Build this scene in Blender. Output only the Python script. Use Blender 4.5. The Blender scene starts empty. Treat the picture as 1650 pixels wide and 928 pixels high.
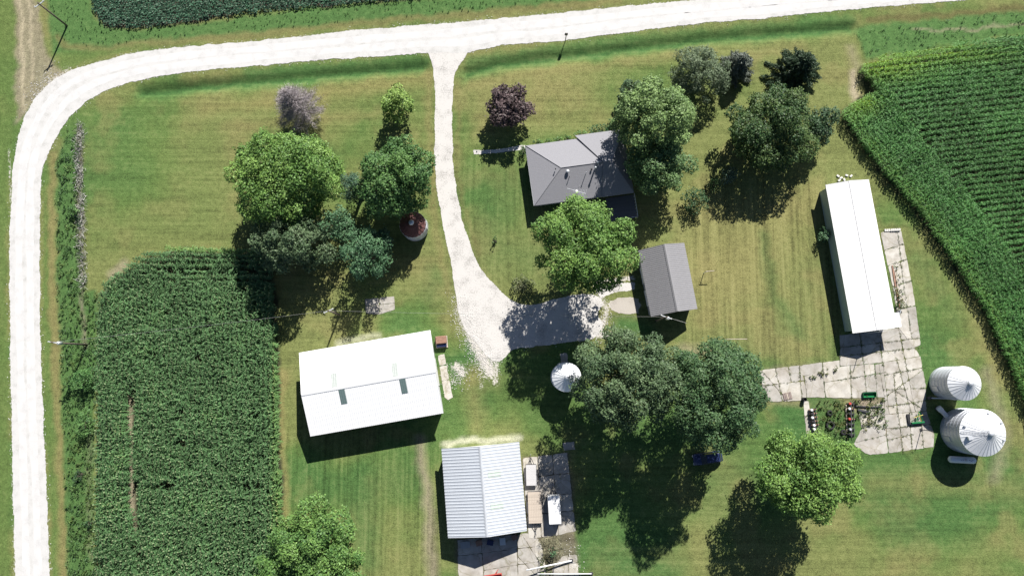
import bpy, math, random
import numpy as np
from mathutils import Vector, Matrix
from mathutils.geometry import delaunay_2d_cdt

# ------------------------------------------------------------------ camera, sky, sun, exposure
sc = bpy.context.scene
H = 115.0                      # flying height of the drone in metres
F = 1150.0                     # focal length in photo pixels (photo is 1650 wide)
TILT = math.atan(141.0 / F)
cd = bpy.data.cameras.new('camera')
cam = bpy.data.objects.new('camera', cd)
sc.collection.objects.link(cam)
cam.location = (0, 0, H)
cam.rotation_euler = (TILT, 0, 0)
cd.sensor_width = 36.0
cd.lens = 36.0 * F / 1650.0
cd.clip_start = 1.0
cd.clip_end = 6000.0
sc.camera = cam

SUN_EL, SUN_AZ = math.radians(42.0), math.radians(19.0)      # azimuth clockwise from +Y
w = bpy.data.worlds.new('World')
sc.world = w
w.use_nodes = True
nt = w.node_tree
bg = nt.nodes['Background']
sky = nt.nodes.new('ShaderNodeTexSky')
sky.sky_type = 'NISHITA'
sky.sun_disc = False
sky.sun_elevation = SUN_EL
sky.sun_rotation = SUN_AZ
sky.air_density = 0.7
sky.dust_density = 0.3
nt.links.new(sky.outputs[0], bg.inputs[0])
bg.inputs[1].default_value = 0.05
sd = bpy.data.lights.new('sun', 'SUN')
sd.energy = 5.0
sd.angle = math.radians(0.5)
sd.color = (1.0, 0.965, 0.91)
sun = bpy.data.objects.new('sun', sd)
sc.collection.objects.link(sun)
S = Vector((math.cos(SUN_EL) * math.sin(SUN_AZ), math.cos(SUN_EL) * math.cos(SUN_AZ), math.sin(SUN_EL)))
sun.rotation_euler = S.to_track_quat('Z', 'Y').to_euler()
sun.location = (30, 60, 80)
sc.view_settings.view_transform = 'Standard'
sc.view_settings.look = 'None'
sc.view_settings.gamma = 1.0
sc.view_settings.exposure = 0.75
sc.cycles.max_bounces = 5
sc.cycles.diffuse_bounces = 1
sc.cycles.glossy_bounces = 2
sc.cycles.transmission_bounces = 3
sc.cycles.transparent_max_bounces = 4

# ------------------------------------------------------------------ helpers
ct, st = math.cos(TILT), math.sin(TILT)


def P(u, v, z=0.0):
    """the place on the level z that the photograph shows at (u, v)"""
    x = (u - 825.0) / F
    y = -(v - 464.0) / F
    dy = y * ct + st
    dz = y * st - ct
    t = (z - H) / dz
    return Vector((x * t, dy * t, z))


def proj(x, y, z=0.0):
    dz = z - H
    cy = y * ct + dz * st
    cz = -y * st + dz * ct
    return 825.0 + F * x / -cz, 464.0 - F * cy / -cz


def link(o, parent=None):
    sc.collection.objects.link(o)
    if parent is not None:
        o.parent = parent
    return o


def tag(o, label=None, cat=None, group=None, kind=None):
    if label: o['label'] = label
    if cat: o['category'] = cat
    if group: o['group'] = group
    if kind: o['kind'] = kind
    return o


def thing(name, loc, rz, label, cat, group=None):
    o = bpy.data.objects.new(name, None)
    o.empty_display_size = 0.3
    link(o)
    o.location = loc
    o.rotation_euler = (0, 0, rz)
    return tag(o, label, cat, group)


def np_mesh(name, V, Q, mat, col=None, smooth=False, parent=None):
    """V (n,3), Q (m,k) faces of one size; col (n,3) optional colours of the points"""
    V = np.asarray(V, dtype=np.float32); Q = np.asarray(Q, dtype=np.int32)
    me = bpy.data.meshes.new(name)
    k = Q.shape[1]
    me.vertices.add(len(V)); me.vertices.foreach_set('co', V.ravel())
    me.loops.add(Q.size); me.loops.foreach_set('vertex_index', Q.ravel())
    me.polygons.add(len(Q)); me.polygons.foreach_set('loop_start', np.arange(0, Q.size, k, dtype=np.int32))
    me.polygons.foreach_set('loop_total', np.full(len(Q), k, dtype=np.int32))
    if smooth:
        me.polygons.foreach_set('use_smooth', np.ones(len(Q), dtype=bool))
    if col is not None:
        a = me.color_attributes.new('Col', 'FLOAT_COLOR', 'POINT')
        c4 = np.ones((len(V), 4), dtype=np.float32); c4[:, :3] = col
        a.data.foreach_set('color', c4.ravel())
    me.update(calc_edges=True)
    me.materials.append(mat)
    o = bpy.data.objects.new(name, me)
    return link(o, parent)


class MB:
    """collects boxes, tubes and polygons into one mesh"""
    def __init__(s):
        s.v = []; s.f = []

    def add(s, vs, fs):
        b = len(s.v)
        s.v += [tuple(p) for p in vs]
        s.f += [tuple(i + b for i in f) for f in fs]
        return s

    def box(s, x0, x1, y0, y1, z0, z1, rot=0.0, piv=(0, 0)):
        vs = [(x, y, z) for z in (z0, z1) for (x, y) in ((x0, y0), (x1, y0), (x1, y1), (x0, y1))]
        if rot:
            c, q = math.cos(rot), math.sin(rot)
            vs = [(piv[0] + (x - piv[0]) * c - (y - piv[1]) * q, piv[1] + (x - piv[0]) * q + (y - piv[1]) * c, z) for x, y, z in vs]
        return s.add(vs, [(3, 2, 1, 0), (4, 5, 6, 7), (0, 1, 5, 4), (1, 2, 6, 5), (2, 3, 7, 6), (3, 0, 4, 7)])

    def tube(s, pts, rad, n=8, cap=True):
        pts = [Vector(p) for p in pts]
        if not hasattr(rad, '__len__'): rad = [rad] * len(pts)
        b = len(s.v)
        for i, p in enumerate(pts):
            d = (pts[min(i + 1, len(pts) - 1)] - pts[max(i - 1, 0)]).normalized()
            a = Vector((0, 0, 1)) if abs(d.z) < 0.9 else Vector((1, 0, 0))
            e1 = d.cross(a).normalized(); e2 = d.cross(e1)
            for k in range(n):
                t = 2 * math.pi * k / n
                s.v.append(tuple(p + (e1 * math.cos(t) + e2 * math.sin(t)) * rad[i]))
        for i in range(len(pts) - 1):
            for k in range(n):
                s.f.append((b + i * n + k, b + i * n + (k + 1) % n, b + (i + 1) * n + (k + 1) % n, b + (i + 1) * n + k))
        if cap:
            s.f.append(tuple(b + k for k in range(n))[::-1])
            s.f.append(tuple(b + (len(pts) - 1) * n + k for k in range(n)))
        return s

    def lathe(s, prof, n=24, c=(0, 0)):
        b = len(s.v)
        for r, z in prof:
            for k in range(n):
                t = 2 * math.pi * k / n
                s.v.append((c[0] + r * math.cos(t), c[1] + r * math.sin(t), z))
        for i in range(len(prof) - 1):
            for k in range(n):
                s.f.append((b + i * n + k, b + i * n + (k + 1) % n, b + (i + 1) * n + (k + 1) % n, b + (i + 1) * n + k))
        return s

    def prism(s, poly, z0, z1):
        n = len(poly)
        vs = [(p[0], p[1], z0) for p in poly] + [(p[0], p[1], z1) for p in poly]
        fs = [tuple(range(n))[::-1], tuple(range(n, 2 * n))]
        fs += [(i, (i + 1) % n, n + (i + 1) % n, n + i) for i in range(n)]
        return s.add(vs, fs)

    def mesh(s, name, mat, smooth=False):
        me = bpy.data.meshes.new(name)
        me.from_pydata(s.v, [], s.f)
        me.materials.append(mat)
        if smooth:
            me.polygons.foreach_set('use_smooth', [True] * len(me.polygons))
        me.update()
        return me

    def build(s, name, mat, parent=None, smooth=False, bevel=0.0):
        o = link(bpy.data.objects.new(name, s.mesh(name, mat, smooth)), parent)
        if bevel:
            m = o.modifiers.new('bevel', 'BEVEL'); m.width = bevel; m.segments = 2
        return o


def inst(name, me, parent, loc=(0, 0, 0), rz=0.0):
    o = bpy.data.objects.new(name, me)
    o.location = loc; o.rotation_euler = (0, 0, rz)
    return link(o, parent)


def copy_tree(o, parent=None):
    c = o.copy(); sc.collection.objects.link(c); c.parent = parent
    for ch in list(o.children): copy_tree(ch, c)
    return c


# ------------------------------------------------------------------ materials
def pm(name, col, rough=0.7, metal=0.0, amt=0.12, scale=3.0, bump=0.0, stretch=None, spec=0.5, col2=None, thr=(0.4, 0.62)):
    """paint, metal, stone and so on: a base colour with noise in tone, an optional second colour in patches"""
    m = bpy.data.materials.new(name); m.use_nodes = True
    n = m.node_tree; b = n.nodes['Principled BSDF']
    b.inputs['Roughness'].default_value = rough
    b.inputs['Metallic'].default_value = metal
    b.inputs['Specular IOR Level'].default_value = spec
    tc = n.nodes.new('ShaderNodeTexCoord')
    mp = n.nodes.new('ShaderNodeMapping')
    if stretch: mp.inputs['Scale'].default_value = stretch
    n.links.new(tc.outputs['Object'], mp.inputs['Vector'])
    nz = n.nodes.new('ShaderNodeTexNoise'); nz.inputs['Scale'].default_value = scale; nz.inputs['Detail'].default_value = 6
    n.links.new(mp.outputs[0], nz.inputs['Vector'])
    cr = n.nodes.new('ShaderNodeValToRGB')
    cr.color_ramp.elements[0].position = 0.3; cr.color_ramp.elements[1].position = 0.7
    cr.color_ramp.elements[0].color = tuple(c * (1 - amt) for c in col) + (1,)
    cr.color_ramp.elements[1].color = tuple(min(1, c * (1 + amt)) for c in col) + (1,)
    n.links.new(nz.outputs[0], cr.inputs[0])
    out = cr.outputs[0]
    if col2:
        n2 = n.nodes.new('ShaderNodeTexNoise'); n2.inputs['Scale'].default_value = scale * 0.6; n2.inputs['Detail'].default_value = 8
        n2.inputs['Roughness'].default_value = 0.65
        n.links.new(mp.outputs[0], n2.inputs['Vector'])
        c2 = n.nodes.new('ShaderNodeValToRGB')
        c2.color_ramp.elements[0].position = thr[0]; c2.color_ramp.elements[1].position = thr[1]
        n.links.new(n2.outputs[0], c2.inputs[0])
        mx = n.nodes.new('ShaderNodeMix'); mx.data_type = 'RGBA'
        n.links.new(c2.outputs[0], mx.inputs[0]); n.links.new(out, mx.inputs[6])
        mx.inputs[7].default_value = tuple(col2) + (1,)
        out = mx.outputs[2]
    n.links.new(out, b.inputs['Base Color'])
    if bump:
        bp = n.nodes.new('ShaderNodeBump'); bp.inputs['Strength'].default_value = bump; bp.inputs['Distance'].default_value = 0.05
        n.links.new(nz.outputs[0], bp.inputs['Height']); n.links.new(bp.outputs[0], b.inputs['Normal'])
    return m


def leafmat(name, transl=0.25, rough=0.55):
    """reads the colour of each leaf from its points; thin leaves let some light through"""
    m = bpy.data.materials.new(name); m.use_nodes = True
    n = m.node_tree; b = n.nodes['Principled BSDF']
    b.inputs['Roughness'].default_value = rough
    b.inputs['Specular IOR Level'].default_value = 0.35
    a = n.nodes.new('ShaderNodeAttribute'); a.attribute_name = 'Col'
    n.links.new(a.outputs[0], b.inputs['Base Color'])
    t = n.nodes.new('ShaderNodeBsdfTranslucent')
    n.links.new(a.outputs[0], t.inputs[0])
    mx = n.nodes.new('ShaderNodeMixShader'); mx.inputs[0].default_value = transl
    n.links.new(b.outputs[0], mx.inputs[1]); n.links.new(t.outputs[0], mx.inputs[2])
    n.links.new(mx.outputs[0], n.nodes['Material Output'].inputs[0])
    return m


LEAF = leafmat('leaf')
TWIG = leafmat('twig', 0.0, 0.9)
BARK = pm('bark', (0.10, 0.08, 0.06), 0.9, scale=6, amt=0.3, bump=0.5)
POLE = pm('weathered_pole', (0.13, 0.105, 0.085), 0.9, scale=5, amt=0.3)
WHITE = pm('white_metal', (0.80, 0.80, 0.80), 0.45, amt=0.03, scale=1.2)
WHITE_WORN = pm('worn_white_metal', (0.80, 0.79, 0.78), 0.5, amt=0.03, scale=1.5, col2=(0.62, 0.58, 0.56), thr=(0.60, 0.75))
WALLW = pm('white_wall', (0.62, 0.63, 0.63), 0.6, amt=0.05)
TEALW = pm('pale_teal_wall', (0.34, 0.44, 0.44), 0.6, amt=0.06)
SILVER = pm('galvanised_roof', (0.56, 0.59, 0.63), 0.42, metal=0.3, amt=0.10, scale=0.7, stretch=(2.5, 0.35, 1))
DARKROOF = pm('charcoal_metal_roof', (0.25, 0.245, 0.255), 0.4, amt=0.05, scale=1.0)
CHWALL = pm('grey_wall', (0.36, 0.36, 0.37), 0.7)
GALV = pm('galvanised_steel', (0.60, 0.62, 0.65), 0.4, metal=0.35, amt=0.06, scale=1.5)
BINW = pm('bin_wall_steel', (0.55, 0.57, 0.62), 0.45, metal=0.4, amt=0.06, scale=2.0)
BINR = pm('bin_roof_steel', (0.80, 0.81, 0.83), 0.4, metal=0.15, amt=0.05, scale=2.0)
RUSTR = pm('rusty_roof', (0.12, 0.05, 0.045), 0.85, amt=0.3, scale=2.0, col2=(0.30, 0.32, 0.36), thr=(0.55, 0.7))
RUST = pm('rusty_steel', (0.30, 0.17, 0.12), 0.85, amt=0.25, scale=4.0)
SKYL = pm('fibreglass_skylight', (0.36, 0.39, 0.37), 0.4, amt=0.08)
SKYD = pm('tinted_skylight', (0.12, 0.17, 0.165), 0.35, amt=0.08)
SKYG = pm('greenish_skylight', (0.44, 0.50, 0.46), 0.4, amt=0.06)
GREEN = pm('green_paint', (0.01, 0.16, 0.05), 0.4, amt=0.15)
YELLOW = pm('yellow_paint', (0.5, 0.42, 0.06), 0.5)
RED = pm('red_paint', (0.50, 0.07, 0.05), 0.5, amt=0.2)
NAVY = pm('navy_paint', (0.02, 0.03, 0.09), 0.3, amt=0.1)
BLACK = pm('black_rubber', (0.02, 0.02, 0.022), 0.85)
GLASS = pm('dark_glass', (0.02, 0.025, 0.03), 0.1, amt=0.05)
DARKM = pm('dark_steel', (0.05, 0.05, 0.055), 0.6)
DECKW = pm('deck_boards', (0.13, 0.13, 0.14), 0.8, amt=0.2, scale=4)
WOOD = pm('weathered_planks', (0.42, 0.36, 0.30), 0.85, amt=0.2, scale=5)
STONE = pm('limestone', (0.60, 0.58, 0.54), 0.9, amt=0.12, scale=3)
CONC = pm('old_concrete', (0.44, 0.415, 0.38), 0.9, amt=0.13, scale=0.7, bump=0.2, col2=(0.30, 0.28, 0.25), thr=(0.5, 0.75))
CONC2 = pm('pale_concrete', (0.50, 0.475, 0.43), 0.9, amt=0.12, scale=0.9, bump=0.2, col2=(0.36, 0.33, 0.29), thr=(0.5, 0.75))
CONC3 = pm('grey_concrete', (0.40, 0.38, 0.35), 0.9, amt=0.14, scale=0.8, bump=0.2, col2=(0.27, 0.26, 0.23), thr=(0.5, 0.75))
WIRE = pm('bright_wire', (0.35, 0.35, 0.33), 0.5)


def add_cracks(m, scale=0.5, dark=0.72):
    n = m.node_tree; b = n.nodes['Principled BSDF']
    src = b.inputs['Base Color'].links[0].from_socket
    geo = n.nodes.new('ShaderNodeNewGeometry')
    nz = n.nodes.new('ShaderNodeTexNoise'); nz.inputs['Scale'].default_value = 0.9; nz.inputs['Detail'].default_value = 5
    n.links.new(geo.outputs['Position'], nz.inputs['Vector'])
    ad = n.nodes.new('ShaderNodeMix'); ad.data_type = 'VECTOR'; ad.inputs[0].default_value = 0.45
    n.links.new(geo.outputs['Position'], ad.inputs[4]); n.links.new(nz.outputs['Color'], ad.inputs[5])
    vo = n.nodes.new('ShaderNodeTexVoronoi'); vo.feature = 'DISTANCE_TO_EDGE'; vo.inputs['Scale'].default_value = scale
    n.links.new(ad.outputs[1], vo.inputs['Vector'])
    cr = n.nodes.new('ShaderNodeValToRGB'); cr.color_ramp.elements[0].position = 0.0; cr.color_ramp.elements[1].position = 0.018
    cr.color_ramp.elements[0].color = (dark, dark, dark * 0.85, 1); cr.color_ramp.elements[1].color = (1, 1, 1, 1)
    n.links.new(vo.outputs[0], cr.inputs[0])
    st_ = n.nodes.new('ShaderNodeTexNoise'); st_.inputs['Scale'].default_value = 0.5; st_.inputs['Detail'].default_value = 8; st_.inputs['Roughness'].default_value = 0.7
    n.links.new(geo.outputs['Position'], st_.inputs['Vector'])
    c2 = n.nodes.new('ShaderNodeValToRGB'); c2.color_ramp.elements[0].position = 0.35; c2.color_ramp.elements[1].position = 0.6
    c2.color_ramp.elements[0].color = (0.74, 0.71, 0.66, 1); c2.color_ramp.elements[1].color = (1, 1, 1, 1)
    n.links.new(st_.outputs[0], c2.inputs[0])
    for f in (cr, c2):
        mx = n.nodes.new('ShaderNodeMix'); mx.data_type = 'RGBA'; mx.blend_type = 'MULTIPLY'; mx.inputs[0].default_value = 1.0
        n.links.new(src, mx.inputs[6]); n.links.new(f.outputs[0], mx.inputs[7]); src = mx.outputs[2]
    n.links.new(src, b.inputs['Base Color'])


for _m in (CONC, CONC2, CONC3): add_cracks(_m)


def shingle_mat():
    m = pm('grey_shingles', (0.245, 0.243, 0.262), 0.9, amt=0.10, scale=9)
    n = m.node_tree; b = n.nodes['Principled BSDF']
    tc = n.nodes.new('ShaderNodeTexCoord')
    br = n.nodes.new('ShaderNodeTexNoise'); br.inputs['Scale'].default_value = 1.3; br.inputs['Detail'].default_value = 5
    mp = n.nodes.new('ShaderNodeMapping'); mp.inputs['Scale'].default_value = (0.8, 7.0, 1)
    n.links.new(tc.outputs['Object'], mp.inputs[0]); n.links.new(mp.outputs[0], br.inputs['Vector'])
    bp = n.nodes.new('ShaderNodeBump'); bp.inputs['Strength'].default_value = 0.35; bp.inputs['Distance'].default_value = 0.04
    n.links.new(br.outputs[0], bp.inputs['Height']); n.links.new(bp.outputs[0], b.inputs['Normal'])
    return m


SHING = shingle_mat()


def gravel_mat(name, c1, c2, scale=9.0, big=0.5):
    m = bpy.data.materials.new(name); m.use_nodes = True
    n = m.node_tree; b = n.nodes['Principled BSDF']; b.inputs['Roughness'].default_value = 0.95
    tc = n.nodes.new('ShaderNodeTexCoord')
    n1 = n.nodes.new('ShaderNodeTexNoise'); n1.inputs['Scale'].default_value = scale; n1.inputs['Detail'].default_value = 4
    n2 = n.nodes.new('ShaderNodeTexNoise'); n2.inputs['Scale'].default_value = big; n2.inputs['Detail'].default_value = 6
    for q in (n1, n2): n.links.new(tc.outputs['Object'], q.inputs['Vector'])
    ad = n.nodes.new('ShaderNodeMath'); ad.operation = 'ADD'
    n.links.new(n1.outputs[0], ad.inputs[0]); n.links.new(n2.outputs[0], ad.inputs[1])
    cr = n.nodes.new('ShaderNodeValToRGB'); cr.color_ramp.elements[0].position = 0.72; cr.color_ramp.elements[1].position = 1.2
    cr.color_ramp.elements[0].color = c1 + (1,); cr.color_ramp.elements[1].color = c2 + (1,)
    n.links.new(ad.outputs[0], cr.inputs[0]); n.links.new(cr.outputs[0], b.inputs['Base Color'])
    bp = n.nodes.new('ShaderNodeBump'); bp.inputs['Strength'].default_value = 0.4; bp.inputs['Distance'].default_value = 0.05
    n.links.new(n1.outputs[0], bp.inputs['Height']); n.links.new(bp.outputs[0], b.inputs['Normal'])
    return m


ROADM = gravel_mat('white_gravel', (0.39, 0.38, 0.36), (0.52, 0.51, 0.495), big=0.8)
DRIVEM = gravel_mat('drive_gravel', (0.33, 0.315, 0.295), (0.53, 0.51, 0.485), 5.0)

# ------------------------------------------------------------------ numpy noise and painting masks
_rs = np.random.RandomState(7)
_tab = _rs.rand(256, 256).astype(np.float32)


def vnoise(x, y):
    xi = np.floor(x).astype(int); yi = np.floor(y).astype(int)
    fx = x - xi; fy = y - yi
    fx = fx * fx * (3 - 2 * fx); fy = fy * fy * (3 - 2 * fy)
    a = _tab[xi % 256, yi % 256]; b = _tab[(xi + 1) % 256, yi % 256]
    c = _tab[xi % 256, (yi + 1) % 256]; d = _tab[(xi + 1) % 256, (yi + 1) % 256]
    return (a * (1 - fx) + b * fx) * (1 - fy) + (c * (1 - fx) + d * fx) * fy


def fbm(x, y, o=4):
    r = 0; a = 0.5; t = 0
    for i in range(o):
        r = r + a * vnoise(x * 2 ** i + 17 * i, y * 2 ** i + 31 * i); t += a; a *= 0.5
    return r / t


def inpoly(U, V, poly):
    r = np.zeros(U.shape, bool); n = len(poly)
    for i in range(n):
        x0, y0 = poly[i]; x1, y1 = poly[(i + 1) % n]
        if y0 == y1: continue
        c = ((y0 > V) != (y1 > V)) & (U < (x1 - x0) * (V - y0) / (y1 - y0) + x0)
        r ^= c
    return r


def dline(U, V, pts):
    d = np.full(U.shape, 1e9)
    for (x0, y0), (x1, y1) in zip(pts[:-1], pts[1:]):
        dx, dy = x1 - x0, y1 - y0
        t = np.clip(((U - x0) * dx + (V - y0) * dy) / (dx * dx + dy * dy), 0, 1)
        d = np.minimum(d, np.hypot(U - x0 - t * dx, V - y0 - t * dy))
    return d


def soft(d, w, s):
    return np.clip((w + s - d) / (2 * s), 0, 1)


def pmask(U, V, poly, s):
    ins = inpoly(U, V, poly); d = dline(U, V, poly + [poly[0]])
    return np.clip(0.5 + np.where(ins, d, -d) / (2 * s), 0, 1)


# ------------------------------------------------------------------ outlines read from the photograph (photo pixels)
OUT_L = [(26, 1010), (24, 928), (23, 860), (21, 800), (19, 700), (17, 600), (16, 500), (15, 400), (19, 300), (27, 230), (40, 190), (60, 155), (90, 127), (125, 110), (153, 102), (203, 88), (254, 80), (330, 73), (420, 66), (552, 51), (700, 39), (820, 29), (1023, 9), (1125, 0), (1300, -14), (1750, -48)]
IN_L = [(83, 1010), (80, 921), (78, 860), (75, 780), (71, 692), (67, 600), (65, 520), (65, 459), (64, 380), (66, 296), (72, 262), (86, 230), (112, 190), (150, 157), (195, 137), (250, 125), (310, 116), (370, 110), (440, 104), (520, 97), (600, 92), (690, 86), (755, 84), (820, 72), (900, 66), (980, 57), (1060, 46), (1150, 36), (1230, 30), (1421, 11), (1560, 0), (1750, -16)]
ROAD = OUT_L + IN_L[::-1]
DRIVE = [(686, 80), (697, 104), (700, 140), (700, 230), (703, 300), (712, 350), (719, 390), (728, 430), (735, 480), (745, 520), (756, 540), (770, 556), (784, 574), (797, 582), (808, 580), (826, 562), (880, 556), (930, 549), (952, 546), (966, 536), (972, 520), (964, 506), (972, 488), (955, 474), (900, 480), (868, 490), (835, 489), (812, 474), (790, 452), (768, 420), (748, 365), (738, 320), (731, 270), (728, 200), (731, 130), (742, 103), (757, 82)]
LCORN = [(205, 428), (235, 407), (290, 399), (385, 401), (430, 405), (438, 460), (442, 520), (445, 600), (447, 750), (452, 830), (455, 1000), (150, 1000), (152, 850), (152, 700), (153, 560), (155, 500), (163, 462), (185, 440)]
RCORN_EDGE = [(1362, 180), (1400, 235), (1440, 285), (1480, 328), (1545, 420), (1593, 494), (1630, 575), (1664, 655), (1760, 870)]
RCORN = [(1395, 96), (1460, 84), (1560, 66), (1650, 50), (1800, 24), (1900, 500), (1760, 870)] + RCORN_EDGE[::-1][1:] + [(1368, 166), (1388, 158), (1405, 140), (1396, 118)]
SOY = [(140, -80), (145, 0), (150, 22), (165, 36), (205, 43), (260, 38), (340, 24), (440, 12), (590, 0), (900, -30), (900, -80)]

# ------------------------------------------------------------------ the ground: one sheet out to the horizon, colours painted by cover
gx = np.concatenate([[-2500, -900, -400, -200, -140], np.arange(-110, 110.01, 0.4), [140, 200, 400, 900, 2500]])
gy = np.concatenate([[-2500, -900, -400, -200, -100], np.arange(-62, 76.01, 0.4), [100, 200, 400, 900, 2500]])
GX, GY = np.meshgrid(gx, gy)
cz_ = np.minimum(GY * -st + (-H) * ct, -20)
GU = 825.0 + F * GX / -cz_
GV = 464.0 - F * (GY * ct - H * st) / -cz_
U0, V0 = GU, GV
wob = (fbm(GX * 0.5, GY * 0.5) - 0.5) * 14
wob2 = (fbm(GX * 0.5 + 50, GY * 0.5 + 9) - 0.5) * 14
WU, WV = GU + wob, GV + wob2
C = np.zeros(GX.shape + (3,))
LAWN = np.array([0.098, 0.152, 0.042]); DRY = np.array([0.225, 0.200, 0.082]); LUSH = np.array([0.052, 0.124, 0.036])
TAN = np.array([0.26, 0.225, 0.155]); WEED = np.array([0.065, 0.135, 0.04]); SOIL = np.array([0.16, 0.13, 0.10])
n1 = fbm(GX * 0.06, GY * 0.06, 5)[..., None]; n2 = fbm(GX * 0.22 + 40, GY * 0.22, 4)[..., None]
C[:] = LAWN
mix = lambda a, b, m: a * (1 - m) + b * m


def paint(m, col, k=1.0):
    global C
    C = mix(C, np.asarray(col), (np.clip(m, 0, 1) * k)[..., None])


C = mix(C, DRY, np.clip((n1 - 0.43) * 2.4, 0, 0.42))
C = mix(C, LUSH, np.clip((0.5 - n1) * 3.0, 0, 0.6))
C = mix(C, DRY * 0.9, np.clip((n2 - 0.53) * 2.5, 0, 0.45))


def stroke(pts, wd, s, col, k=1.0, wobble=True):
    paint(soft(dline(WU if wobble else GU, WV if wobble else GV, pts), wd, s), col, k)


def area(poly, s, col, k=1.0):
    paint(pmask(WU, WV, poly, s), col, k)


# dry and lush parts of the lawns
area([(1100, 330), (1320, 300), (1350, 470), (1340, 590), (1120, 560)], 25, DRY, 0.50)
area([(1110, 400), (1230, 380), (1210, 500), (1120, 510)], 20, DRY, 0.30)
area([(760, 120), (960, 110), (980, 200), (760, 225)], 18, DRY, 0.35)
stroke([(735, 145), (830, 125), (960, 108), (1080, 90)], 5, 8, DRY, 0.6)
stroke([(330, 175), (500, 155), (690, 125)], 8, 12, DRY * np.array([1.1, 1, 1]), 0.5)
stroke([(360, 205), (560, 188), (650, 178)], 7, 9, DRY, 0.55)
stroke([(350, 150), (320, 180)], 20, 18, DRY, 0.3)
area([(150, 210), (360, 190), (360, 390), (150, 400)], 30, LAWN * 1.05, 0.4)
stroke([(1200, 90), (1290, 78)], 6, 8, DRY, 0.6)
stroke([(1370, 85), (1380, 150)], 8, 10, DRY, 0.4)
stroke([(675, 705), (690, 800), (697, 930)], 7, 7, TAN * 0.95, 0.85)
stroke([(455, 600), (456, 760), (462, 830)], 6, 4, DRY, 0.7)
stroke([(760, 600), (770, 680)], 14, 14, DRY, 0.5)
stroke([(550, 870), (620, 780)], 25, 25, DRY, 0.2)
stroke([(580, 760), (590, 900)], 22, 14, LUSH, 0.6)
stroke([(500, 760), (540, 800)], 20, 20, LUSH, 0.4)
stroke([(1410, 780), (1500, 775), (1650, 790)], 14, 18, DRY, 0.45)
stroke([(1440, 850), (1560, 850)], 25, 25, LUSH, 0.6)
stroke([(1100, 900), (1180, 780), (1170, 760)], 30, 20, DRY, 0.3)
stroke([(1070, 870), (960, 890), (1080, 920)], 25, 22, LUSH, 0.6)
stroke([(1270, 660), (1285, 690)], 24, 10, LUSH, 0.8)
stroke([(1490, 350), (1560, 470), (1620, 620)], 8, 10, DRY, 0.55)
stroke([(1480, 420), (1540, 520)], 12, 12, LUSH, 0.4)
stroke([(1590, 600), (1620, 700), (1600, 770)], 9, 9, TAN, 0.5)
stroke([(1420, 590), (1490, 560)], 20, 20, LUSH, 0.3)
stroke([(880, 420), (800, 400), (780, 300)], 30, 30, LUSH, 0.4)
stroke([(1000, 520), (1040, 530)], 14, 10, LUSH, 0.9)
stroke([(800, 330), (840, 300)], 30, 20, LUSH, 0.35)
stroke([(765, 560), (735, 590)], 18, 10, LUSH, 0.8)
stroke([(745, 470), (700, 440), (690, 480)], 14, 12, LUSH, 0.4)
stroke([(1230, 380), (1245, 480), (1290, 540)], 7, 8, LUSH, 0.5)
# verges and ditches of the roads
DITCH1 = [(95, 300), (110, 235), (150, 185), (230, 150), (330, 138), (450, 128), (600, 114), (680, 108)]
DITCH2 = [(752, 118), (800, 105), (900, 92), (1000, 80), (1150, 62), (1300, 50), (1370, 44)]
stroke(DITCH1[3:], 9, 8, LUSH * 1.1, 0.95); stroke(DITCH2, 9, 8, LUSH * 1.1, 0.95)
stroke([(400, 118), (690, 98)], 8, 5, LUSH * 1.25, 0.7)
stroke(DITCH1[3:], 3, 3, LUSH * 0.75, 0.7); stroke(DITCH2, 3, 3, LUSH * 0.75, 0.7)  # darker core over the lush grass paints in shading of the ditch slopes
stroke([(755, 100), (900, 78), (1060, 60), (1370, 30)], 8, 5, LUSH * 1.3, 0.6)
stroke([(690, 120), (694, 230), (704, 380), (725, 470)], 6, 5, DRY * 0.9, 0.6)
stroke([(738, 130), (736, 280), (752, 350), (770, 410)], 4, 4, DRY * 0.8, 0.5)
area([(-60, -80), (24, -80), (26, 150), (18, 230), (8, 400), (14, 1100), (-60, 1100)], 3, LAWN * 0.95, 0.8)
stroke([(8, 240), (6, 400), (9, 600), (10, 800), (12, 930)], 4, 4, LAWN, 0.7)
# strip between the road and the west field: two dry tracks, then rank green weeds
stroke([(78, 260), (73, 400), (75, 560), (80, 700), (88, 930)], 4, 3, LAWN, 1)
stroke([(84, 250), (82, 400), (88, 560), (96, 700), (103, 930)], 6, 3, DRY * 0.85, 0.8)
area([(90, 260), (112, 205), (128, 230), (134, 400), (140, 470), (158, 470), (152, 700), (155, 1100), (112, 1100), (103, 700), (92, 450)], 3, WEED, 0.95)
stroke([(128, 210), (128, 300), (131, 400), (133, 480), (137, 560)], 3, 3, SOIL * 1.2, 0.8)
stroke([(144, 700), (146, 900)], 3, 4, TAN * 0.7, 0.5)
# north verge
area([(70, -80), (140, -80), (150, 30), (210, 50), (440, 22), (600, 6), (1000, -30), (1000, -5), (820, 18), (600, 38), (400, 58), (250, 70), (130, 92), (90, 90), (78, 50)], 4, WEED * 1.05, 0.95)
stroke([(92, 60), (110, 75), (160, 82), (260, 68), (420, 56), (600, 36), (820, 17), (1000, 2)], 5, 3, DRY * 0.75, 0.7)
area([(98, 85), (160, 82), (240, 74), (150, 95), (100, 112)], 3, LAWN, 0.8)
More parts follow.
